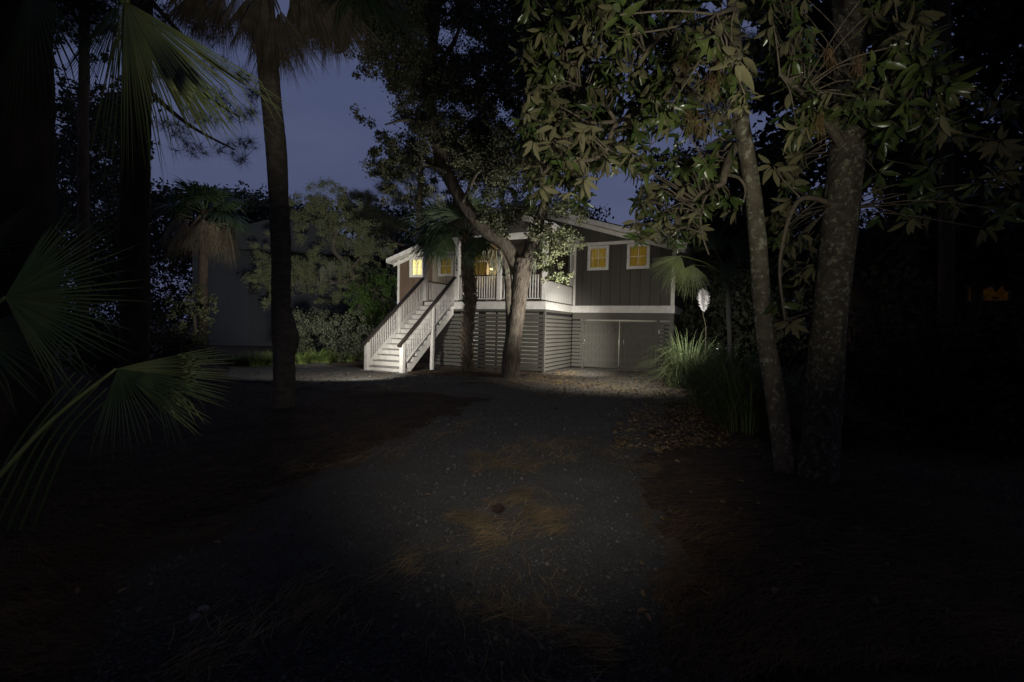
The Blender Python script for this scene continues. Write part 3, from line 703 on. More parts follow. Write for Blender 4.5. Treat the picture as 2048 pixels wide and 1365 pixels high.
g = G(); P = spline(px_path([(1022, 700, Y0+.1), (1021, 640, Y0), (1018, 590, Y0-.05), (1014, 545, Y0), (1000, 500, Y0)]), 50)
tube(g, P, np.interp(np.linspace(0, 1, 50), [0, .5, 1], [.17, .13, .12]), 30, .06, 14, lump=.06, seed=7); g.build('mossy_stem', oakbark, oak, True)
for pts, r in (([(862, 225), (830, 150), (790, 90)], .1), ([(858, 150), (905, 90), (930, 20)], .1), ([(874, 290), (930, 260), (980, 200)], .09), ([(868, 250), (815, 240), (770, 250)], .07),
               ([(893, 345), (850, 330), (800, 330)], .05), ([(1128, 300), (1070, 250), (1040, 170)], .07), ([(1100, 380), (1140, 400), (1165, 430)], .06), ([(925, 405), (960, 340), (1000, 330)], .06)):
    g = G(); P = spline([at(x, y, Y0-.3*i) for i, (x, y) in enumerate(pts)], 16); tube(g, P, np.linspace(r, r*.3, 16), 10, lump=.08); g.build('branch', oakbark, oak, True)
cl = []
def reg(n, x0, x1, y0, y1, Ya, Yb, r0, r1, ok=None):
    k = 0
    while k < n:
        x = random.uniform(x0, x1); y = random.uniform(y0, y1)
        if ok and not ok(x, y): continue
        cl.append((x, y, random.uniform(Ya, Yb), random.uniform(r0, r1))); k += 1
def skygap(x, y):
    holes = ((915, 75, 32), (1060, 245, 26), (850, 400, 20), (1180, 240, 12), (880, 20, 8))
    return all((x-a)**2+(y-b)**2 > r*r*2.2 for a, b, r in holes)
leftb = lambda y: np.interp(y, [0, 100, 160, 200, 260, 300, 360], [690, 705, 745, 738, 770, 775, 850])
reg(150, 700, 1180, -60, 350, Y0-2.5, Y0+2.5, 26, 48, lambda x, y: x > leftb(y)+30 and skygap(x, y) and not (x > 1000 and y > 200 and x < 1080 and y < 290))
reg(24, 960, 1130, 290, 470, Y0-1.5, Y0+2, 20, 36)
reg(34, 745, 960, 270, 400, Y0, Y0+2, 16, 28)
reg(60, 700, 1180, -60, 330, Y0-1, Y0+3, 30, 46, lambda x, y: x > leftb(y)+34 and skygap(x, y))
cl += [(735, 232, Y0, 22), (725, 140, Y0-1, 24), (765, 270, Y0, 20), (700, 100, Y0-1, 26), (790, 320, Y0, 20), (800, 290, Y0, 24)]
crown(clumps_px(cl), 1.9, .085).build('crown', oakleaf, oak)['kind'] = 'stuff'
cl = []
cl += [(1130, 470, Y0-.6, 30), (1105, 500, Y0-.6, 30), (1085, 530, Y0-.5, 24), (1115, 545, Y0-.6, 22), (1150, 430, Y0-.5, 24), (1160, 480, Y0-.5, 16), (1135, 556, Y0-.6, 12), (1090, 480, Y0-.3, 28), (1095, 555, Y0-.5, 12),
       (1165, 400, Y0-.6, 22), (1120, 400, Y0-.6, 28), (1060, 420, Y0+.6, 24), (1020, 430, Y0+.8, 26), (985, 400, Y0+.8, 22), (1030, 380, Y0+.6, 26)]
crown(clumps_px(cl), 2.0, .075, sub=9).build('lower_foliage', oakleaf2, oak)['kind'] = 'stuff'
def moss_strands(lst, parent, name='spanish_moss'):
    g = G()
    for x, y, Y, L, n in lst:
        for i in range(n):
            p = at(x+random.gauss(0, 5), y+random.uniform(-4, 6), Y+random.uniform(-.3, .3)); l = L*random.uniform(.4, 1)
            k = 6; pts = [p+np.array([random.gauss(0, .015)*j, random.gauss(0, .015)*j, -l*j/(k-1)]) for j in range(k)]
            tube(g, pts, np.linspace(.012, .003, k), 3, cap=False)
    g.build(name, moss, parent)['kind'] = 'stuff'
moss_strands([(985, 520, Y0, .7, 22), (1000, 505, Y0, .8, 25), (975, 500, Y0, .5, 15), (1015, 540, Y0-.1, .5, 18), (1000, 450, Y0+.2, .3, 8), (1075, 500, Y0-.2, .9, 14), (1068, 520, Y0-.2, .8, 10), (1035, 400, Y0, .4, 10), (860, 370, Y0, .5, 20), (880, 390, Y0, .4, 20)], oak)

# -- cabbage palm generator pieces
def fan(g, o, d, nrm, L, nb=36, spread=1.9, droop=.35, split=.42, curl=.15, wid=1.0, seed=0, gather=0):
    """one costapalmate fan leaf added to collector g"""
    r = np.random.default_rng(seed); d = np.asarray(d, float); d /= np.linalg.norm(d)
    s = np.cross(d, nrm); s /= np.linalg.norm(s); nn = np.cross(s, d)
    T = np.array([0, .12, .25, split, .55, .68, .8, .9, 1.0]); da = 2*spread/nb
    for k in range(nb):
        a = -spread+(k+.5)*da; aj = a+r.normal(0, da*.25)
        Lk = L*(.68+.32*math.cos(a*.8))*r.uniform(.88, 1.06)
        dr = droop*r.uniform(.6, 1.5)
        dirv = math.cos(a)*d+math.sin(a)*s; dirj = math.cos(aj)*d+math.sin(aj)*s
        side = -math.sin(a)*d+math.cos(a)*s
        V = []
        tipdrop = r.random() < .25
        for t in T:
            w = math.tan(da/2)*min(t, split)*Lk*1.02*wid
            if t > split: w *= max(0, 1-((t-split)/(1-split))**1.3)
            dv = dirv if t <= split else dirv*(1-(t-split))+dirj*(t-split)
            q = o+dv*t*Lk*(1-gather*t*.3)-nn*curl*L*(abs(a)/spread)**2*t - np.array([0, 0, 1])*dr*L*t**2.4
            if tipdrop and t > .68: q = q-np.array([0, 0, 1])*(t-.68)*L*.5-dv*(t-.68)*Lk*.5
            fold = w*.55
            V += [q-side*w-nn*fold*.5, q+nn*fold*.5, q+side*w-nn*fold*.5]
        i = np.arange(len(T)-1)[:, None]*3; j = np.array([0, 1])[None]
        Q = np.stack([i+j, i+j+1, i+j+4, i+j+3], -1).reshape(-1, 4); g.add(V, Q)
def frond(parent, base, o, d, nrm, L, m=fanleaf, name='frond', **k):
    g = G(); fan(g, np.asarray(o), d, nrm, L, **k)
    if base is not None:
        base = np.asarray(base); mid = (base+o)/2+np.array([0, 0, .06*np.linalg.norm(o-base)])
        tube(g, spline([base, mid, o], 10), np.linspace(.022, .012, 10)*max(.6, L), 6)
    return g.build(name, m, parent)
def palm_head(parent, c, L, n, m=fanleaf2, el=(-.5, 1.2), pet=.7, seed=0, nb=30, droop=.35, name='frond', az=None):
    r = random.Random(seed)
    for i in range(n):
        a = i*2.4+r.uniform(-.3, .3) if az is None else r.uniform(*az); e = r.uniform(*el)
        d = np.array([math.cos(a)*math.cos(e), math.sin(a)*math.cos(e), math.sin(e)])
        o = np.asarray(c)+d*pet*L*r.uniform(.8, 1.2)
        up = np.array([-math.cos(a)*math.sin(e), -math.sin(a)*math.sin(e), math.cos(e)])
        dd = d.copy(); dd[2] -= .35
        frond(parent, c, o, dd, up, L*r.uniform(.85, 1.1), m, name, nb=nb, droop=droop*r.uniform(.7, 1.4), seed=seed*100+i)
def skirt(parent, c, L, n, seed=0, m=fandead, rad=.25, az=None, e=(-1.35, -.9), L2=1.0):
    r = random.Random(seed)
    for i in range(n):
        a = i*2.4+r.uniform(-.3, .3) if az is None else r.uniform(*az); ee = r.uniform(*e)
        d = np.array([math.cos(a)*math.cos(ee), math.sin(a)*math.cos(ee), math.sin(ee)])
        o = np.asarray(c)+np.array([math.cos(a), math.sin(a), 0])*rad*r.uniform(.8, 1.8)+np.array([0, 0, r.uniform(-.2, .25)])
        frond(parent, c, o, d, np.array([math.cos(a), math.sin(a), .3]), L*r.uniform(.8, 1.15), m, 'dead_frond', nb=26, spread=.75, droop=.25, split=.3, seed=seed*77+i, curl=.35)
def boots(parent, P, R, n, size, seed=0):
    r = random.Random(seed); g = G(); k = len(P)
    for i in range(n):
        t = i/n*(k-1.01); j = int(t); p = P[j]+(P[j+1]-P[j])*(t-j); rr = R[j]; a = i*2.4+r.uniform(-.15, .15)
        d = np.array([math.cos(a)*.75, math.sin(a)*.75, 1.0])+np.array([r.gauss(0, .12), r.gauss(0, .12), 0]); d /= np.linalg.norm(d)
        nr = np.array([math.cos(a), math.sin(a), -.3]); q = p+np.array([math.cos(a), math.sin(a), 0])*rr*.86
        s = size*r.uniform(.7, 1.25); w = .045
        # split boot: two prongs
        for sg in (-1, 1):
            sd = np.cross(d, nr); sd /= np.linalg.norm(sd)
            q2 = q+sd*sg*.018; tube(g, [q2, q2+d*s*.5+sd*sg*.02, q2+d*s+sd*sg*.055], [w*.9, w*.6, w*.2], 5)
    return g.build('leaf_boots', bootm, parent)

# -- cabbage palm beside the stairs, boots still on its trunk
pb = gnd(935, 744); YP = pb[1]
palmA = empty('booted_palm', label='cabbage palm with criss-cross leaf boots between the stairs and the oak', cat='palm tree')
P = spline([at(936, 748, YP), at(934, 680, YP), at(940, 600, YP), at(937, 540, YP), at(934, 470, YP)], 40); R = np.full(40, .17)
g = G(); tube(g, P, R, 20, lump=.05); g.build('trunk', palmbark, palmA, True)
boots(palmA, P, R, 210, .19, 3)
hd = at(934, 468, YP)
for i, (x, y, L, dx, dz) in enumerate(((870, 440, 1.25, -1, .25), (845, 475, 1.2, -1, -.35), (840, 420, 1.3, -1, .5), (830, 455, 1.25, -1, .0), (860, 490, 1.0, -1, -.2), (838, 486, 1.15, -1, -.45), (858, 470, 1.2, -1, -.3), (905, 450, 1.0, -.6, .2), (885, 410, 1.2, -.8, .6), (880, 470, 1.0, -.8, -.6), (915, 420, 1.1, -.3, 1), (985, 450, 1.1, 1, .1), (975, 480, 1.0, .8, -.6),
                                        (880, 470, .7, -.6, -.5), (955, 480, .8, .4, -1), (960, 420, 1.1, .7, .7), (850, 500, .9, -.7, -.8), (960, 495, .8, .4, -1), (940, 400, 1.1, .2, 1))):
    o = at(x+(934-x)*.35, y+(468-y)*.35, YP-.25-.05*i)
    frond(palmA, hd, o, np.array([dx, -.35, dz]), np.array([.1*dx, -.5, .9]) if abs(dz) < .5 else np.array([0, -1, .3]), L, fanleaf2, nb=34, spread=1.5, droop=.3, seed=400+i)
skirt(palmA, hd+np.array([0, 0, .05]), .5, 6, 12, rad=.15)

# -- tall palm trunk at left of the drive
pb = gnd(566, 822); YT = pb[1]
palmB = empty('tall_palm', label='tall smooth-trunked palm with hanging dead fronds left of the drive', cat='palm tree')
P = spline([at(566, 828, YT), at(568, 760, YT), at(567, 700, YT), at(562, 600, YT), at(562, 500, YT), at(557, 380, YT), at(548, 250, YT), at(538, 150, YT), at(530, 40, YT), at(520, -90, YT)], 120)
R = np.interp(np.linspace(0, 1, 120), [0, .04, .14, .3, .6, 1], [.21, .19, .195, .165, .165, .17])
g = G(); tube(g, P, R, 36, .02, 5, lump=.05, seed=3); g.build('trunk', palmbark, palmB, True)
# an old swelling low on the right side
g = G(); tube(g, spline([at(577, 720, YT), at(586, 680, YT), at(584, 650, YT), at(574, 600, YT)], 14), [.04, .07, .09, .1, .1, .1, .09, .08, .07, .06, .05, .04, .03, .02], 14, lump=.1); g.build('burl', palmbark, palmB, True)
top = P[-1]
bz = at(533, 60, YT)
for i, (x, y, dx, dz, L) in enumerate(((545, 30, .05, -1, 1.05), (560, 20, .25, -1, 1.15), (600, 0, .35, -1, 1.1), (630, -10, .5, -1, 1.2), (655, -15, .55, -1, 1.25), (505, 0, -.2, -1, .9), (480, -25, -.3, -1, 1.0), (450, -25, -.45, -1, 1.05),
                                       (425, -40, -.5, -1, 1.1), (580, -30, .3, -1, 1.2), (520, 30, 0, -1, .9), (400, -50, -.7, -1, 1.1), (610, -40, .2, -1, 1.35), (640, -50, .4, -1, 1.35), (540, 10, -.1, -1, .9))):
    o = at(x, y, YT-.35+.12*(i % 5))
    frond(palmB, at(528, -40, YT), o, np.array([dx, -.12, dz]), np.array([0, -1, -.1]), L*1.0, fandead, 'dead_frond', nb=46, spread=.5, droop=.08, split=.5, curl=.4, seed=500+i)
    frond(palmB, at(528, -40, YT), o+np.array([random.uniform(-.12, .12), .15, random.uniform(-.1, .15)]), np.array([dx*.7, -.05, dz]), np.array([.4, -1, -.1]), L*.95, fandead, 'dead_frond', nb=46, spread=.5, droop=.06, split=.5, curl=.4, seed=530+i)
for i, (x, y, dx, dz) in enumerate(((650, -70, 1, -.1), (700, -60, 1, -.5), (680, -110, 1, .1), (430, -80, -1, -.3), (600, -120, .3, .6), (480, -130, -.5, .5), (720, -20, .9, -.7), (390, -60, -1, -.5))):
    frond(palmB, top, at(x, y, YT+.2), np.array([dx, -.2, dz]), np.array([0, -.4, .9]), 1.35, fanleaf2, nb=34, spread=1.7, droop=.3, seed=560+i)

# -- big pine trunks at left
def trunk_tree(name, label, pts, r0, r1, m, seed=0, ridge=.07, freq=22, Y=None, cat='tree', group=None, seg=40, n=90):
    t = empty(name, label=label, cat=cat, group=group); P = spline(px_path(pts), n); g = G()
    tube(g, P, np.linspace(r0, r1, n), seg, ridge, freq, lump=.03, seed=seed); g.build('trunk', m, t, True); return t
b = gnd(50, 905)
pineA = trunk_tree('pine_tree', 'massive dark pine trunk at the far left edge of the garden', [(30, 1000, 5.2), (45, 700, 5.2), (50, 450, 5.2), (48, 200, 5.2), (42, -80, 5.2), (40, -500, 5.2)], .27, .24, pinebark, 1, group='pines at the left')
pineB = trunk_tree('pine_tree', 'thick dark pine trunk second from the left, behind the fan leaves', [(268, 800, 9.0), (270, 600, 9.0), (272, 300, 9.0), (276, 0, 9.0), (280, -300, 9.0)], .25, .22, pinebark, 2, group='pines at the left')
pineC = trunk_tree('pine_tree', 'slim far pine trunk between the two thick dark pine trunks', [(165, 720, 15), (167, 500, 15), (166, 300, 15), (168, 150, 15), (172, -100, 15)], .17, .13, pinebark, 3, group='pines at the left', seg=20, n=40)
TUFT = []; TQt = []
for k in range(26):
    d = rdir(1)[0]; s = np.cross(d, rdir(1)[0]); s /= np.linalg.norm(s); i = len(TUFT)
    TUFT += [s*.012, -s*.012, d+s*.004]; TQt.append([i, i+1, i+2])
TUFT = np.array(TUFT); TQt = np.array(TQt)
def pine_crown(clumps, parent, n=26, sz=.22):
    g = G()
    for c, r in clumps:
        k = max(5, int(n*r/.6)); p, _ = clump_pos(np.asarray(c), r, k, .55); scatter(g, TUFT, None, TQt, p, rotm(rdir(k), rdir(k)), sz*rng.uniform(.8, 1.3, k))
    g.build('crown', pineneedle, parent)['kind'] = 'stuff'
def branches(parent, pairs, r=.05, m=pinebark):
    for a, b_ in pairs:
        g = G(); a = np.asarray(a); b_ = np.asarray(b_); mid = (a+b_)/2+np.array([0, 0, -.08*np.linalg.norm(b_-a)])
        tube(g, spline([a, mid, b_], 12), np.linspace(r, r*.3, 12), 8, lump=.1); g.build('branch', m, parent, True)
# crown tufts of the second pine, seen behind the near fan leaf
c1 = [(490, 160, 9.5, 22), (500, 190, 9.5, 20), (475, 235, 9.5, 26), (490, 290, 9.5, 22), (455, 300, 9.6, 24), (440, 200, 9.8, 30), (400, 230, 9.8, 36), (350, 260, 10, 34), (380, 300, 10, 28), (430, 130, 10, 30),
      (330, 60, 10, 40), (370, 30, 10, 36), (410, 70, 10, 30), (320, 150, 10, 40), (480, 320, 9.6, 14), (505, 225, 9.6, 12)]
pine_crown(clumps_px(c1), pineB, 30, .24)
branches(pineB, [(at(274, 60, 9), at(480, 235, 9.5)), (at(274, 160, 9), at(470, 300, 9.5)), (at(276, -30, 9), at(490, 170, 9.5))])
c3 = []
for i in range(46): c3.append((random.uniform(85, 250), random.uniform(190, 470), random.uniform(17, 22), random.uniform(18, 34)))
for i in range(14): c3.append((random.uniform(100, 330), random.uniform(-40, 170), random.uniform(14, 18), random.uniform(16, 30)))
crown(clumps_px(c3), 1.2, .17).build('crown', farleaf, pineC)['kind'] = 'stuff'
c2 = [(random.uniform(-60, 230), random.uniform(-90, 60), random.uniform(5, 8), random.uniform(40, 80)) for i in range(20)]
pine_crown(clumps_px(c2), pineA, 40, .25)

# -- near fan palms at the left
np1 = empty('near_fan_palm', label='broad green fan palm leaves hanging from the top left corner', cat='palm tree')
Yn = 3.0
g = G(); tube(g, spline(px_path([(-330, 1250, 3.4), (-300, 800, 3.6), (-200, 100, 3.7), (60, -300, 3.7)]), 40), np.full(40, .13), 20, lump=.06)
o = g.build('trunk', bootm, np1, True)
hd = at(160, -200, 3.6)
A = lambda x, y, Y: np.asarray(at(x, y, Y))
def fpx(parent, base, o, tip, L_px_scale=1, nrm=(0, -1, .35), m=fanleaf, **k):
    """fan whose centre line runs from o to tip (both pixel+depth)"""
    o = A(*o); t = A(*tip); d = t-o; L = np.linalg.norm(d)
    return frond(parent, None if base is None else A(*base), o, d, np.asarray(nrm, float), L*L_px_scale, m, **k)
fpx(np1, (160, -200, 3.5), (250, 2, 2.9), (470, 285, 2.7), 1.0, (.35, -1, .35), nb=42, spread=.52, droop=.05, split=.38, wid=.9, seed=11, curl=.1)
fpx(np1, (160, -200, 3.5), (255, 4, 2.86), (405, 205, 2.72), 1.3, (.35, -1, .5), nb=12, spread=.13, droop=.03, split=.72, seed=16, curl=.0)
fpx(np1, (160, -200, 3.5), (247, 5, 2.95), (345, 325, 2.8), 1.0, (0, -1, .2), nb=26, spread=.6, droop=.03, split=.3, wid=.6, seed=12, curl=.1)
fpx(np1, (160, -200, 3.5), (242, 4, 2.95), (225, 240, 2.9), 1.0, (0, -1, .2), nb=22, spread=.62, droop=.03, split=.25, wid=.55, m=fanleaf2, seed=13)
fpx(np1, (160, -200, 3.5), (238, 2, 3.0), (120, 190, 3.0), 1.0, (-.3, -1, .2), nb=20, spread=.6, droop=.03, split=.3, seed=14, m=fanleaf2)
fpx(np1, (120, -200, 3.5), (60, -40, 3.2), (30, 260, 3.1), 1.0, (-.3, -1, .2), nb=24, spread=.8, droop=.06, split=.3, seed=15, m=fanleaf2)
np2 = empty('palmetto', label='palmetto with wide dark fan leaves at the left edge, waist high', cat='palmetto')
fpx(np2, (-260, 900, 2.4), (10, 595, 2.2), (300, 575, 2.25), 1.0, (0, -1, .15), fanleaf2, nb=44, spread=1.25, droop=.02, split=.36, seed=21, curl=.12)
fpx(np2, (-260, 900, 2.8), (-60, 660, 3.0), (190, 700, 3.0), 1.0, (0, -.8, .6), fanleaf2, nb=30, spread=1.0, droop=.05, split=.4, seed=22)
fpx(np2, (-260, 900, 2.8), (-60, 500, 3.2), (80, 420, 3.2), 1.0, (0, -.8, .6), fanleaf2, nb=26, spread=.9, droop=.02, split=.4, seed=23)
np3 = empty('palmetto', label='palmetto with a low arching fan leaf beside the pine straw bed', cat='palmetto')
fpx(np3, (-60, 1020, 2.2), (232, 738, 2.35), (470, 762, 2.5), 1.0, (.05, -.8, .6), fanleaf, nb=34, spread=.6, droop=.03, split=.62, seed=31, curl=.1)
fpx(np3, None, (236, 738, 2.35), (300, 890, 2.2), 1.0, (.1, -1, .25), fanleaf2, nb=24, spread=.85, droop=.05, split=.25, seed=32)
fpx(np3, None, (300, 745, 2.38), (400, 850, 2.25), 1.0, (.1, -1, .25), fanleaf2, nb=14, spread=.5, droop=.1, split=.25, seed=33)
g = G(); 
for k in range(6): tube(g, spline([A(-60+k*25, 1060, 2.3), A(40+k*20, 880, 2.3), A(150+k*16, 745+k*8, 2.35)], 12), np.linspace(.008, .004, 12), 5)
g.build('leaf_stems', fanleaf2, np3)

# -- palm in the middle distance at left
pm_ = empty('skirted_palm', label='distant palm with a pale skirt of dead fronds before the neighbouring house', cat='palm tree')
YQ = 21.0; g = G(); tube(g, spline(px_path([(405, 690, YQ), (406, 560, YQ), (408, 470, YQ), (410, 420, YQ)]), 24), np.full(24, .19), 14, lump=.05); g.build('trunk', pinebark, pm_, True)
palm_head(pm_, at(410, 430, YQ), 1.45, 22, fanleaf2, (-.15, 1.35), .6, 41, 26, .4)
skirt(pm_, at(410, 448, YQ), 1.5, 22, 42, rad=.8, e=(-1.45, -1.0))

# -- small moss-hung oak left of the stairs
YS = gnd(700, 702)[1]
so = empty('mossy_oak', label='small pale-leaved oak hung with moss left of the staircase', cat='tree')
g = G(); tube(g, spline(px_path([(690, 706, YS), (700, 670, YS), (712, 640, YS), (722, 600, YS), (700, 540, YS), (668, 500, YS), (672, 465, YS), (655, 430, YS), (650, 395, YS)]), 50), np.linspace(.27, .06, 50), 18, .05, 10, lump=.08); g.build('trunk', oakbark, so, True)
branches(so, [(at(712, 580, YS), at(600, 520, YS-.4)), (at(700, 540, YS), at(760, 450, YS)), (at(670, 480, YS), at(610, 430, YS)), (at(600, 530, YS), at(540, 480, YS-.5)), (at(700, 560, YS), at(560, 560, YS-.6))], .08, oakbark)
cl = [(650, 372, YS, 20), (620, 400, YS, 26), (655, 405, YS, 28), (700, 410, YS, 22), (600, 430, YS, 26), (640, 440, YS, 30), (690, 450, YS, 28), (735, 460, YS, 24), (560, 440, YS, 16), (540, 470, YS, 14),
      (665, 480, YS, 26), (715, 490, YS, 30), (750, 500, YS, 26), (600, 470, YS, 18), (520, 500, YS, 18), (540, 540, YS-.4, 30), (520, 560, YS-.4, 26), (560, 565, YS-.4, 28), (545, 600, YS-.4, 20), (590, 540, YS-.3, 26),
      (615, 560, YS-.3, 26), (610, 530, YS, 22), (640, 520, YS, 24), (680, 530, YS, 26), (720, 530, YS, 26), (755, 545, YS, 22), (640, 570, YS, 20), (670, 590, YS, 20), (690, 560, YS, 24), (632, 605, YS, 12), (780, 500, YS, 14), (685, 385, YS, 12), (590, 400, YS, 14)]
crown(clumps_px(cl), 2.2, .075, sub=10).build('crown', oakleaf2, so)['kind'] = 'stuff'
moss_strands([(648, 535, YS-1.1, 1.2, 30), (662, 525, YS-1.1, 1.1, 26), (600, 560, YS-1.0, .6, 14), (690, 520, YS-1.1, .8, 18), (648, 540, YS-.5, 1.0, 22), (660, 530, YS-.5, .9, 20), (640, 560, YS-.5, .6, 14), (620, 560, YS-.4, .5, 12), (700, 480, YS-.5, .7, 14), (560, 590, YS-.5, .4, 8), (640, 440, YS-.4, .5, 14)], so)
sh = empty('leafy_shrub', label='fresh green leafy shrub leaning over the left stair handrail', cat='shrub')
g = G(); tube(g, spline(px_path([(755, 735, YS-1), (750, 690, YS-1), (742, 630, YS-1)]), 12), np.linspace(.06, .03, 12), 8); g.build('stem', twigm, sh)
crown(clumps_px([(735, 560, YS-1, 26), (760, 585, YS-1, 28), (720, 590, YS-1, 24), (740, 620, YS-1, 28), (765, 615, YS-1, 24), (715, 625, YS-1, 20), (730, 645, YS-1, 18), (770, 555, YS-1, 22), (700, 600, YS-1, 14), (750, 650, YS-1, 12)]), 2.4, .085, sub=9).build('foliage', shrubleaf, sh)['kind'] = 'stuff'
# -- lit bush left
bu = empty('pale_bush', label='pale leafed bush lit among dark leaves left of the tall palm', cat='shrub')
g = G(); tube(g, spline(px_path([(395, 745, 11.0), (392, 690, 11.0), (388, 620, 11.0)]), 10), np.linspace(.05, .03, 10), 8); g.build('stem', twigm, bu)
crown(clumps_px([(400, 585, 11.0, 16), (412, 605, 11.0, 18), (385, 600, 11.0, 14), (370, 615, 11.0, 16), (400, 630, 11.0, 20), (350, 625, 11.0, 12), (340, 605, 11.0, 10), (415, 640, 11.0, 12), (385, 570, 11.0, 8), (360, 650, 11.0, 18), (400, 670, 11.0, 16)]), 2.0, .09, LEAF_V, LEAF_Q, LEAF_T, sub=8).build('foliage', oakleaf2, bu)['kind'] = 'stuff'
db = empty('dark_bush', label='large dark bush under the pines at the left', cat='shrub')
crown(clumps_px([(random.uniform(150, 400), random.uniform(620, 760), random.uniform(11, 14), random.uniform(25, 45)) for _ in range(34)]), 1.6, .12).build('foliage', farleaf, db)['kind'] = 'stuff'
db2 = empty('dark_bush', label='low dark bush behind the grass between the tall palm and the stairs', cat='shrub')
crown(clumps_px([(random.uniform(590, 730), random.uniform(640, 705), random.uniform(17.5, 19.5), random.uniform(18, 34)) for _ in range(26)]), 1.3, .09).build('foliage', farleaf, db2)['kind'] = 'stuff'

# -- grass clumps along the far edge of the walk
def blades(g, base, n, h, spread, w=.006, k=6, bendf=.5, arch=0):
    for i in range(n):
        a = random.uniform(0, 2*math.pi); r = random.random()**.5*spread*.35; hh = h*random.uniform(.55, 1.1); b_ = bendf*random.uniform(.3, 1.3)
        d = np.array([math.cos(a), math.sin(a), 0]); p0 = np.asarray(base)+d*r; s = np.array([-d[1], d[0], 0]); V = []
        for j in range(k):
            t = j/(k-1); q = p0+d*spread*b_*t**1.8+np.array([0, 0, hh*((t*1.25-b_*.75*t**2.6) if not arch else (1.75*t-arch*min(1.5, .55+b_)*t**2.1))]); ww = w*(1-t**2)+.0008
            V += [q-s*ww, q+s*ww]
        j = np.arange(k-1)*2; g.add(V, np.stack([j, j+1, j+3, j+2], 1))
tuftsrc = []
for v in range(4):
    g = G(); blades(g, (0, 0, 0), 260, .46, .55, .0045, 6, .8); o = g.build('grass_tuft', grassm); tuftsrc.append(o.data); bpy.data.objects.remove(o)
xs_ = [472, 492, 512, 530, 548, 600, 618, 634, 650, 668, 684, 700, 716]
for i, x in enumerate(xs_):
    q = gnd(x, 731-(x-470)*.05+(i % 3)*2); o = link(bpy.data.objects.new('grass_tuft', tuftsrc[i % 4])); o.location = (q[0], q[1], .0); o.rotation_euler = (0, 0, i*1.3); s = [1.1, .85, 1.35, 1.0, 1.2][i % 5]; o.scale = (s*1.5, s*1.5, s*.95)
    tag(o, 'green grass tuft edging the walk, '+('leftmost', 'second', 'third', 'fourth', 'fifth', 'sixth', 'seventh', 'eighth', 'ninth', 'tenth', 'eleventh', 'twelfth', 'rightmost')[i]+' in its row counting from the left', 'grass', 'grass tufts edging the walk')

# -- neighbouring house at left
nh = empty('pale_neighbour_house', label='pale two-storey neighbouring house behind the small oak at left', cat='house')
YN = 29.0
a = at(385, 640, YN); c = at(760, 640, YN+3); ang2 = math.atan2(c[1]-a[1], c[0]-a[0]); Ln = math.hypot(c[0]-a[0], c[1]-a[1])
nh.location = (a[0], a[1], 0); nh.rotation_euler = (0, 0, ang2)
s2 = (at(385, 690, YN)[2], at(385, 470, YN)[2])
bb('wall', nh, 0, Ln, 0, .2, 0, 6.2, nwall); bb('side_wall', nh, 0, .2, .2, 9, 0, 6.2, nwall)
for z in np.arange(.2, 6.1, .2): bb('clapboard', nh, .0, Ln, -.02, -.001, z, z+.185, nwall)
bb('roof', nh, -.5, Ln+.5, -.6, 9, 6.2, 6.45, nroof)
prism('roof_gable', nh, [(-.6, 6.46), (Ln+.6, 6.46), (Ln*.62, 8.2), (Ln*.38, 8.2)], -.5, 9, nroof)
sc_ = YN/910
for px_, w in ((492, 18), (522, 18)):
    u = (at(px_, 565, YN)[0]-a[0])/math.cos(ang2)
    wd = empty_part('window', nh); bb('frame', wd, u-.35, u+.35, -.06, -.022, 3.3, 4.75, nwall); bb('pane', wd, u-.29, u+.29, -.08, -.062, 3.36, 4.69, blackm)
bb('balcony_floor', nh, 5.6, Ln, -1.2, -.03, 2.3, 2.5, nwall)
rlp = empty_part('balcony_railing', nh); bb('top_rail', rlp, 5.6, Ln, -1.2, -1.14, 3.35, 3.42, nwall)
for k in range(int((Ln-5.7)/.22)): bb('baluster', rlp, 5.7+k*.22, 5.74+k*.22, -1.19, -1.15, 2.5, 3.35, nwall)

# ------------------------------------------------------------------ the magnolias at right
YM = gnd(1575, 950)[1]
mg = empty('slim_magnolia', label='slim lichen-spotted magnolia whose leafy boughs reach over the drive', cat='tree')
def tk(parent, pts, R, m, name='trunk', seg=30, n=90, **k):
    g = G(); P = spline(px_path(pts), n); tube(g, P, np.interp(np.linspace(0, 1, n), np.linspace(0, 1, len(R)), R), seg, lump=k.get('lump', .05), ridge=k.get('ridge', .015), freq=11, seed=k.get('seed', 0)); g.build(name, m, parent, True); return P
T1 = tk(mg, [(1576, 960, YM), (1560, 860, YM), (1545, 760, YM), (1532, 680, YM), (1524, 600, YM), (1518, 520, YM-.05), (1512, 450, YM-.1), (1505, 380, YM-.15), (1494, 310, YM-.2), (1482, 240, YM-.3), (1474, 150, YM-.35), (1468, 60, YM-.4), (1460, -80, YM-.4)],
        [.125, .105, .10, .098, .095, .09, .088, .085, .085, .08, .07, .06, .05], lichen2)
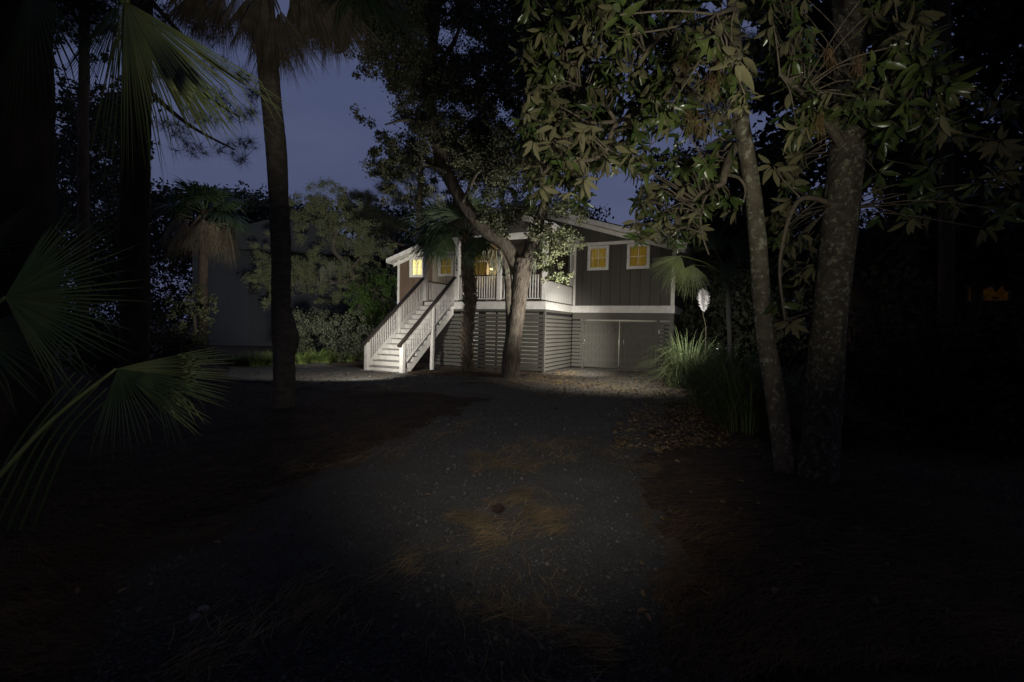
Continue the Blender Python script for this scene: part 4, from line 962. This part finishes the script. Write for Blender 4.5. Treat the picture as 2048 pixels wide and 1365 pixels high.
# boughs: pixel paths with depth
BR = [([(1478, 265, 5.0), (1455, 243, 4.8), (1422, 232, 4.6)], .05, .03),
      ([(1468, 60, 4.9), (1430, 60, 4.5), (1380, 130, 4.2), (1316, 200, 4.0), (1275, 225, 4.0), (1232, 243, 4.0), (1176, 246, 4.1)], .045, .012),
      ([(1236, 242, 4.0), (1222, 270, 4.0), (1211, 302, 4.0), (1183, 320, 4.1), (1116, 325, 4.2), (1085, 350, 4.3)], .025, .009),
      ([(1450, -60, 4.8), (1380, -20, 4.4), (1330, 60, 4.0), (1290, 105, 3.9)], .035, .012),
      ([(1380, 130, 4.2), (1340, 80, 4.2), (1290, 60, 4.2), (1200, 110, 4.2), (1120, 130, 4.3)], .03, .01),
      ([(1316, 200, 4.0), (1285, 180, 4.1), (1235, 185, 4.2), (1180, 222, 4.3), (1110, 224, 4.4)], .025, .008),
      ([(1484, 275, 5.0), (1462, 310, 4.9), (1450, 345, 4.8), (1446, 368, 4.8)], .045, .03),
      ([(1446, 368, 4.8), (1400, 388, 4.9), (1370, 430, 5.0), (1345, 470, 5.1)], .028, .008),
      ([(1446, 350, 4.8), (1475, 355, 4.7), (1490, 375, 4.7), (1488, 400, 4.7)], .018, .008),
      ([(1420, 380, 4.85), (1402, 420, 4.8), (1405, 470, 4.8), (1418, 510, 4.8)], .014, .006),
      ([(1474, 150, 4.9), (1420, 105, 4.6), (1345, 60, 4.2)], .03, .012),
      ([(1440, 60, 4.5), (1470, 20, 3.6), (1430, 30, 3.0)], .03, .012),
      ([(1232, 243, 4.0), (1200, 200, 4.0), (1150, 170, 4.1), (1090, 190, 4.3)], .018, .007),
      ([(1150, 180, 4.2), (1100, 60, 4.4), (1080, 20, 4.5)], .015, .007)]
BP = []
for pts, r0, r1 in BR:
    P = tk(mg, pts, [r0, r1], twigm, 'bough', 8, 26, lump=.12); BP.append(P)
allb = np.vstack(BP)
# five shapes of large leaf
leafmesh = []
for v in range(5):
    nL = 9; t = np.linspace(0, 1, nL); w = .235*np.sin(np.pi*np.clip(t, 0, 1)**.85)**.8; w[0] = .02; w[-1] = .0
    bend = [-.1, -.28, .12, -.45, -.2][v]; tw = [.2, -.3, .1, .4, -.1][v]; V = []
    for i in range(nL):
        z = bend*t[i]**2; wa = .015*math.sin(i*2.1+v); c_, s_ = math.cos(tw*t[i]), math.sin(tw*t[i])
        for sx in (-1, 0, 1):
            x = sx*w[i]*.62; zz = (abs(sx)*w[i]*.22+(wa if sx else 0)); V.append((x*c_-zz*s_, t[i], z+x*s_+zz*c_))
    i = np.arange(nL-1)[:, None]*3; j = np.array([0, 1])[None]; Q = np.stack([i+j, i+j+1, i+j+4, i+j+3], -1).reshape(-1, 4)
    leafmesh.append((np.array(V), Q))
leafdata = []
for V, Q in leafmesh:
    o = mesh_np('leaf', V, [Q], magleaf, None, True); leafdata.append(o.data); bpy.data.objects.remove(o)
def rosettes(lst, size=(.08, .175)):
    """each (centre, axis) gives 6-9 leaves; returns positions, rotations, sizes, variant"""
    out_ = []
    for c, ax in lst:
        n = random.randint(7, 11); a0 = random.uniform(0, 6.28)
        for i in range(n):
            a = a0+i*2*math.pi/n+random.gauss(0, .25); tl = random.uniform(.15, .9)
            b1 = np.cross(ax, [0, 0, 1.]); 
            if np.linalg.norm(b1) < .1: b1 = np.array([1., 0, 0])
            b1 /= np.linalg.norm(b1); b2 = np.cross(ax, b1)
            rad = math.cos(a)*b1+math.sin(a)*b2; d = rad*math.cos(tl)+ax*math.sin(tl); d = d+np.array([0, 0, -random.uniform(.3, 1.1)]); d /= np.linalg.norm(d)
            up = ax*math.cos(tl)-rad*math.sin(tl)+rdir(1)[0]*.25
            out_.append((c+d*.02+ax*random.uniform(-.10, .05), rotm(d[None], up[None])[0], random.uniform(*size), random.randrange(5)))
    return out_
def in_mag(x, y):
    if (x-1372)**2/75**2+(y-292)**2/42**2 < 1: return False
    if (x-1235)**2/55**2+(y-395)**2/62**2 < 1 and x > 1180: return False
    if x < 1090 and y > 300: return False
    return True
ros = []; tw = G()
def addros(x, y, Y, ax=None):
    if 1625 < x < 1745 and Y < 5.1 and not (180 < y < 270): return
    if 1462 < x < 1545 and y > 200 and Y < 5.2: return
    c = np.asarray(at(x, y, Y)); 
    if ax is None: ax = rdir(1, -.15)[0]*np.array([1, 1, .7]); ax /= np.linalg.norm(ax)
    ros.append((c, ax))
    k = np.argmin(np.linalg.norm(allb-c, axis=1)); q = allb[k]
    if np.linalg.norm(q-c) < 1.6: tube(tw, spline([q, (q+c)/2+rdir(1)[0]*.06+np.array([0, 0, .05]), c], 8), np.linspace(.009, .004, 8), 5)
for k in range(500):
    for _ in range(50):
        x = random.uniform(1045, 1500) if k < 300 else random.uniform(1045, 1390); y = random.uniform(-40, 335)
        if in_mag(x, y): break
    addros(x, y, random.uniform(3.7, 5.2))
for k in range(90):      # lower right spray in front of the roof
    x = random.uniform(1265, 1480); y = random.uniform(310, 490)
    if y > 440 and x > 1400: continue
    if x < 1340 and y < 340: continue
    addros(x, y, random.uniform(4.6, 5.8))
for k in range(30): addros(random.uniform(1050, 1180), random.uniform(300, 400), random.uniform(4.0, 5.0))
for x, y, Y in ((1240, 30, 2.6), (1250, 70, 2.6), (1430, 70, 2.5), (1480, 110, 2.6), (1490, 190, 2.9), (1340, 215, 3.0), (1440, 170, 3.2), (1290, 310, 4.5), (1285, 400, 5.2), (1350, 290, 4.6), (1295, 372, 5.2), (1080, 200, 3.9), (1085, 250, 3.9), (1110, 280, 3.9), (1070, 150, 3.9)):
    addros(x, y, Y)
L = rosettes(ros)
def place_leaves(L, parent, nind, m=magleaf):
    L.sort(key=lambda q: -q[2]/max(.5, np.linalg.norm(q[0]-CC)))
    for c, R3, s, v in L[:nind]:
        o = bpy.data.objects.new('leaf', leafdata[v]); mw = Matrix(R3.tolist()).to_4x4(); mw.translation = Vector(c); 
        o.matrix_local = mw @ Matrix.Scale(s, 4); link(o, parent)
    g = G()
    for v in range(5):
        q = [l for l in L[nind:] if l[3] == v]
        if q: scatter(g, leafmesh[v][0], leafmesh[v][1], None, np.array([l[0] for l in q]), np.array([l[1] for l in q]), np.array([l[2] for l in q]))
    if g.n: g.build('crown', m, parent, True)['kind'] = 'stuff'
place_leaves(L, mg, 300)
tw.build('twigs', twigm, mg)['kind'] = 'stuff'
mg2 = empty('stout_magnolia', label='stout lichen-blotched tree trunk right of the slim magnolia', cat='tree')
YM2 = gnd(1640, 965)[1]
tk(mg2, [(1632, 975, YM2), (1640, 880, YM2), (1648, 780, YM2), (1658, 660, YM2), (1670, 540, YM2), (1680, 430, YM2), (1692, 330, YM2), (1700, 240, YM2), (1698, 120, YM2), (1694, 0, YM2), (1690, -120, YM2)],
   [.20, .185, .175, .17, .165, .17, .175, .165, .14, .13, .12], lichen, ridge=.03, seg=40)
ros = []; tw = G(); allb = tk(mg2, [(1698, 240, YM2), (1760, 180, YM2-.5), (1850, 150, YM2-.8)], [.05, .015], twigm, 'bough', 8, 26)
allb = np.vstack([allb, tk(mg2, [(1690, 300, YM2), (1620, 200, YM2-.6), (1560, 150, YM2-1)], [.05, .015], twigm, 'bough', 8, 26), tk(mg2, [(1690, 420, YM2), (1600, 400, YM2-.2), (1560, 520, YM2-.2), (1570, 640, YM2-.1)], [.03, .01], twigm, 'bough', 8, 26)])
for k in range(120): addros(random.uniform(1530, 1900), random.uniform(-40, 260), random.uniform(3.6, 5.0))
for k in range(44): addros(random.uniform(1545, 1640), random.uniform(260, 660), random.uniform(4.8, 5.8))
for k in range(50): addros(random.uniform(1740, 2040), random.uniform(180, 460), random.uniform(4.5, 6.0))
for x, y, Y in ((1640, 60, 3.6), (1720, 215, 4.3), (1640, 190, 3.8), (1760, 180, 3.8), (1790, 250, 4.0)): addros(x, y, Y)
place_leaves(rosettes(ros, (.13, .2)), mg2, 120); tw.build('twigs', twigm, mg2)['kind'] = 'stuff'
# hanging pine needles caught in the boughs
g = G()
for x, y, Y in ((1425, 150, 3.0), (1435, 120, 3.0), (1400, 240, 3.3), (1370, 105, 3.4), (1640, 235, 3.2), (1720, 110, 3.3), (1385, 225, 3.3), (1660, 100, 3.2)):
    for i in range(26):
        p = at(x+random.gauss(0, 5), y+random.gauss(0, 8), Y); d = np.array([random.gauss(0, .25), random.gauss(0, .2), -1]); l = random.uniform(.08, .17)
        tube(g, [p, p+d*l*.5, p+d*l+np.array([random.gauss(0, .01), 0, 0])], .0013, 3, cap=False)
o = g.build('caught_pine_needles', needlem); tag(o, 'bunches of dry pine needles caught among the magnolia leaves', 'pine needles', kind='stuff')

# ------------------------------------------------------------------ planting right of the drive
pg = empty('pampas_grass', label='arching pampas grass with one white plume beside the garage doors', cat='ornamental grass')
YG = gnd(1385, 775)[1]; g = G()
blades(g, at(1375, 762, YG)*np.array([1, 1, 0]), 420, 1.75, 1.5, .009, 12, .9, .95); blades(g, at(1352, 770, YG-.1)*np.array([1, 1, 0]), 220, .95, 1.0, .008, 10, .9, 1.0); g.build('blades', pampm, pg)
base = at(1408, 735, YG-.2); topp = at(1405, 588, YG-.2)
g = G(); P = spline([base, at(1412, 660, YG-.2), at(1406, 628, YG-.2), topp], 14); tube(g, P, np.linspace(.009, .004, 14), 6); g.build('stalk', twigm, pg)
g = G()
for i in range(2200):
    t = random.random(); q = at(1408-3*t, 624-46*t, YG-.2); a = random.uniform(0, 6.28); wd = .17*math.sin(math.pi*min(1, .12+t*.86))**.8*(1+.5*(random.random()-.5))
    d = np.array([math.cos(a), math.sin(a), .9]); d /= np.linalg.norm(d); l = wd*random.uniform(.35, 1.25)
    s = np.cross(d, rdir(1)[0]); s /= np.linalg.norm(s)
    g.add([q-s*.0018, q+s*.0018, q+d*l*.6+s*.0022, q+d*l*random.uniform(.8, 1.2)-np.array([0, 0, l*.15])], [[0, 1, 2, 3]])
g.build('plume', plumem, pg)
sg = empty('spiky_grass', label='large dark clump of spiky arching grass before the slim magnolia', cat='ornamental grass')
g = G(); 
for x, y, Y in ((1460, 850, 8.2), (1500, 880, 7.2), (1420, 820, 9.6), (1540, 860, 7.5), (1480, 800, 9.5)): blades(g, at(x, y, Y)*np.array([1, 1, 0]), 260, 1.35, 1.35, .007, 10, .85, .9)
g.build('blades', grassm, sg)
gs = empty('glossy_shrub', label='glossy small-leaved shrub behind the pampas grass blades', cat='shrub')
crown(clumps_px([(1370, 700, YG+.7, 26), (1400, 715, YG+.7, 28), (1390, 740, YG+.7, 26), (1430, 730, YG+.7, 30), (1420, 690, YG+.7, 24), (1450, 770, YG-1, 34), (1410, 770, YG-1, 24), (1480, 720, YG+.7, 40)]), 1.8, .065).build('foliage', mat('glossy_leaf', (.03, .05, .02), (.045, .06, .025), 3, .25, island=.4), gs)['kind'] = 'stuff'
pmt = empty('garage_palmetto', label='small palmetto whose bright fan leaves hang right of the garage windows', cat='palmetto')
YF = gnd(1470, 775)[1]
g = G(); tube(g, spline([at(1462, 790, YF), at(1460, 680, YF), at(1455, 560, YF)], 24), np.full(24, .075), 14, lump=.08); g.build('trunk', darkm, pmt, True); 
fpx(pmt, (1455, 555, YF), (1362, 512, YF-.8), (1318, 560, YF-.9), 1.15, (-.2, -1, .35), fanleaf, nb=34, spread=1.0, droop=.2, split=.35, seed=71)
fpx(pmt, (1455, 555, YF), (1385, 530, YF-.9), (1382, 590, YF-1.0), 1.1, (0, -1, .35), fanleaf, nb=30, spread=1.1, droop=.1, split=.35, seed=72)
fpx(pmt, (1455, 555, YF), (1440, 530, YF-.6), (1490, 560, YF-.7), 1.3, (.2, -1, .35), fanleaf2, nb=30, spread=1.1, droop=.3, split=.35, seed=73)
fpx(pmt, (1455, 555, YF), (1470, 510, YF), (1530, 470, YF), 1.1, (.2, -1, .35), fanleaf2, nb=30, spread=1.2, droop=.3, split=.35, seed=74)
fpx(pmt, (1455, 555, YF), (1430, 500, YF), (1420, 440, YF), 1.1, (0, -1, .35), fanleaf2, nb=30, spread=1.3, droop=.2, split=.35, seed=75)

# -- brick neighbour at right with warm windows
bh = empty('brick_neighbour_house', label='low brick house with warm orange windows behind trees at right', cat='house')
a = at(1700, 600, 18); bh.location = (a[0], a[1], 0); bh.rotation_euler = (0, 0, math.radians(-35))
bb('wall', bh, 0, 9, 0, .2, 0, 5.0, brickm)
for r_ in range(30):
    for k in range(9): bb('brick_course', bh, k*1.0+(r_ % 2)*.25, k*1.0+.97+(r_ % 2)*.25 if k < 8 else 9, -.02, -.001, 1.6+r_*.11, 1.69+r_*.11, brickm)
prism('roof', bh, [(-.6, 5.0), (9.6, 5.0), (7, 6.6), (2, 6.6)], -.6, 7, nroof)
bb('side_wall', bh, 0, .2, .2, 7, 0, 5, brickm)
orange = mat('orange_curtain', (.16, .07, .008), (.07, .03, .003), 5, .8, emit=.07)
for u0, u1, z0, z1 in ((3.3, 3.75, 4.35, 4.7), (3.35, 4.3, 2.9, 3.35), (4.7, 5.0, 4.4, 4.65)):
    w = empty_part('window', bh); bb('frame', w, u0-.08, u1+.08, -.05, -.022, z0-.08, z1+.08, brown); bb('pane', w, u0, u1, -.06, -.052, z0, z1, orange)
bb('fascia', bh, -.6, 9.6, -.64, -.6, 4.85, 5.0, nroof)

# -- marker by the right edge
mk = empty('reflector_post', label='short post with a small pale rectangular reflector at right edge', cat='marker post')
q = gnd(1945, 860); mk.location = (q[0], q[1], 0)
h = at(1945, 790, q[1])[2]
box('post', mk, (0, 0, h/2), (.03, .03, h), brown); box('reflector', mk, (0, -.024, h), (.12, .012, .07), white, .003)

# -- far woods
def wood(name, label, lst, cov, size, m=farleaf, trunks=()):
    o = empty(name, label=label, cat='trees'); o['kind'] = 'stuff'
    crown(clumps_px(lst), cov, size).build('foliage', m, o)['kind'] = 'stuff'
    if trunks:
        g = G()
        for x, y0, y1, Y, r in trunks: tube(g, spline(px_path([(x, y1, Y), (x+random.uniform(-8, 8), (y0+y1)/2, Y), (x+random.uniform(-12, 12), y0, Y)]), 14), np.linspace(r, r*.7, 14), 10)
        g.build('trunks', pinebark, o)['kind'] = 'stuff'
    return o
R_ = random.uniform
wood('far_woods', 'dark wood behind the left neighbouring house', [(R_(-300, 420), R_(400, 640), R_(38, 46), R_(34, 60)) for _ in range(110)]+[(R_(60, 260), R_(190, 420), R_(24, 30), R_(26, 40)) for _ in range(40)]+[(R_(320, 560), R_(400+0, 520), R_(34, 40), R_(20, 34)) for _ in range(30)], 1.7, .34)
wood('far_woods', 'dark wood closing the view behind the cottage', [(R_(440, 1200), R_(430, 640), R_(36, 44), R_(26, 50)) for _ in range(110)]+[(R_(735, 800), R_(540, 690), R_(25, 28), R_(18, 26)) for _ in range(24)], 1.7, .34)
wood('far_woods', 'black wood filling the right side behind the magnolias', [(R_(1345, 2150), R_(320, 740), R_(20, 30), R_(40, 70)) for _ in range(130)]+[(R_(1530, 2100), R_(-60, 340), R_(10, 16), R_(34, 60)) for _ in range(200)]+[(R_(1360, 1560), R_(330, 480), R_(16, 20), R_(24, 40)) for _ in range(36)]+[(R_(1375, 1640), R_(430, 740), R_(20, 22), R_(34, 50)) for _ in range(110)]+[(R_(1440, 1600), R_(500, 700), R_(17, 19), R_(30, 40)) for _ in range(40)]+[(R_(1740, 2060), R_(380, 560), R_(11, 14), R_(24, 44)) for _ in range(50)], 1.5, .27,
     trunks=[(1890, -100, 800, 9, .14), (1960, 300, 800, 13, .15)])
wood('roadside_thicket', 'black thicket of undergrowth along the right edge', [(R_(1700, 2300), R_(650, 1000), R_(6, 12), R_(60, 110)) for _ in range(60)], 1.6, .12)
# pines standing behind the oak
p4 = empty('pine_tree', label='dark pine with rounded needle clusters left of the oak, behind the stairs', cat='tree', group='pines behind the cottage')
tubeg = G(); tube(tubeg, spline(px_path([(835, 640, 27), (838, 450, 27), (842, 330, 27)]), 20), np.linspace(.22, .15, 20), 10); tubeg.build('trunk', pinebark, p4)
pc_ = [(785, 350, 27, 26), (775, 375, 27, 22), (800, 400, 27, 24), (820, 345, 27, 30), (850, 380, 27, 28), (770, 340, 27, 14), (735, 395, 27, 20), (715, 390, 27, 16), (745, 420, 27, 22), (770, 440, 27, 22), (800, 450, 27, 16), (700, 420, 27, 20), (725, 440, 27, 24), (760, 465, 27, 20), (870, 330, 27, 30), (690, 400, 27, 12)]
pine_crown(clumps_px(pc_), p4, 60, .42); branches(p4, [(at(838, 470, 27), at(720, 400, 27)), (at(840, 420, 27), at(780, 365, 27)), (at(838, 500, 27), at(730, 445, 27))], .08)
p5 = empty('pine_tree', label='tall dark pine crown behind the magnolia leaves above the garage roof', cat='tree', group='pines behind the cottage')
tubeg = G(); tube(tubeg, spline(px_path([(1440, 640, 24), (1440, 330, 24)]), 20), np.linspace(.24, .16, 20), 10); tubeg.build('trunk', pinebark, p5)
pine_crown(clumps_px([(R_(1330, 1560), R_(-40, 210), 24, R_(22, 40)) for _ in range(34)]+[(1395, 270, 24, 14), (1420, 305, 24, 26), (1450, 290, 24, 26), (1440, 320, 24, 24), (1380, 330, 24, 18), (1470, 330, 24, 30)]), p5, 44, .42)
t6 = empty('broad_tree', label='rounded dark tree top behind the neighbouring house', cat='tree')
crown(clumps_px([(R_(430, 620), R_(395, 470), R_(39, 42), R_(20, 32)) for _ in range(24)]), 1.8, .3).build('crown', farleaf, t6)['kind'] = 'stuff'
tubeg = G(); tube(tubeg, spline(px_path([(500, 640, 41), (505, 430, 41)]), 10), np.linspace(.3, .2, 10), 10); tubeg.build('trunk', pinebark, t6)
t7 = empty('broad_tree', label='black oak crown filling the top between the live oak and magnolia', cat='tree')
crown(clumps_px([(R_(980, 1330), R_(-80, 230), R_(19, 24), R_(26, 46)) for _ in range(46)]), 1.5, .2).build('crown', farleaf, t7)['kind'] = 'stuff'
tubeg = G(); tube(tubeg, spline(px_path([(1150, 640, 23), (1145, 470, 23)]), 20), np.linspace(.3, .2, 20), 10); tubeg.build('trunk', pinebark, t7)

# -- unseen leaf canopy, added above and beside the view to block sky light
cv = empty('shading_canopy', label='unseen leaf canopy added above the camera to darken the drive', cat='trees'); cv['kind'] = 'stuff'
g = G()
for i in range(420):
    x = R_(-22, 22); y = R_(-16, 13)
    z = max(6.0, .80*max(y, 0)+4.2)+R_(0, 3)
    if abs(x) > 1.25*max(y, 0)+3 and random.random() < .6: z = R_(2.5, 8)
    n = 280; p, d = clump_pos(np.array([x, y, z]), 1.9, n, .6); scatter(g, QL_V, QL_Q, None, p, rotm(rdir(n), rdir(n)), R_(.3, .42)*rng.uniform(.7, 1.3, n))
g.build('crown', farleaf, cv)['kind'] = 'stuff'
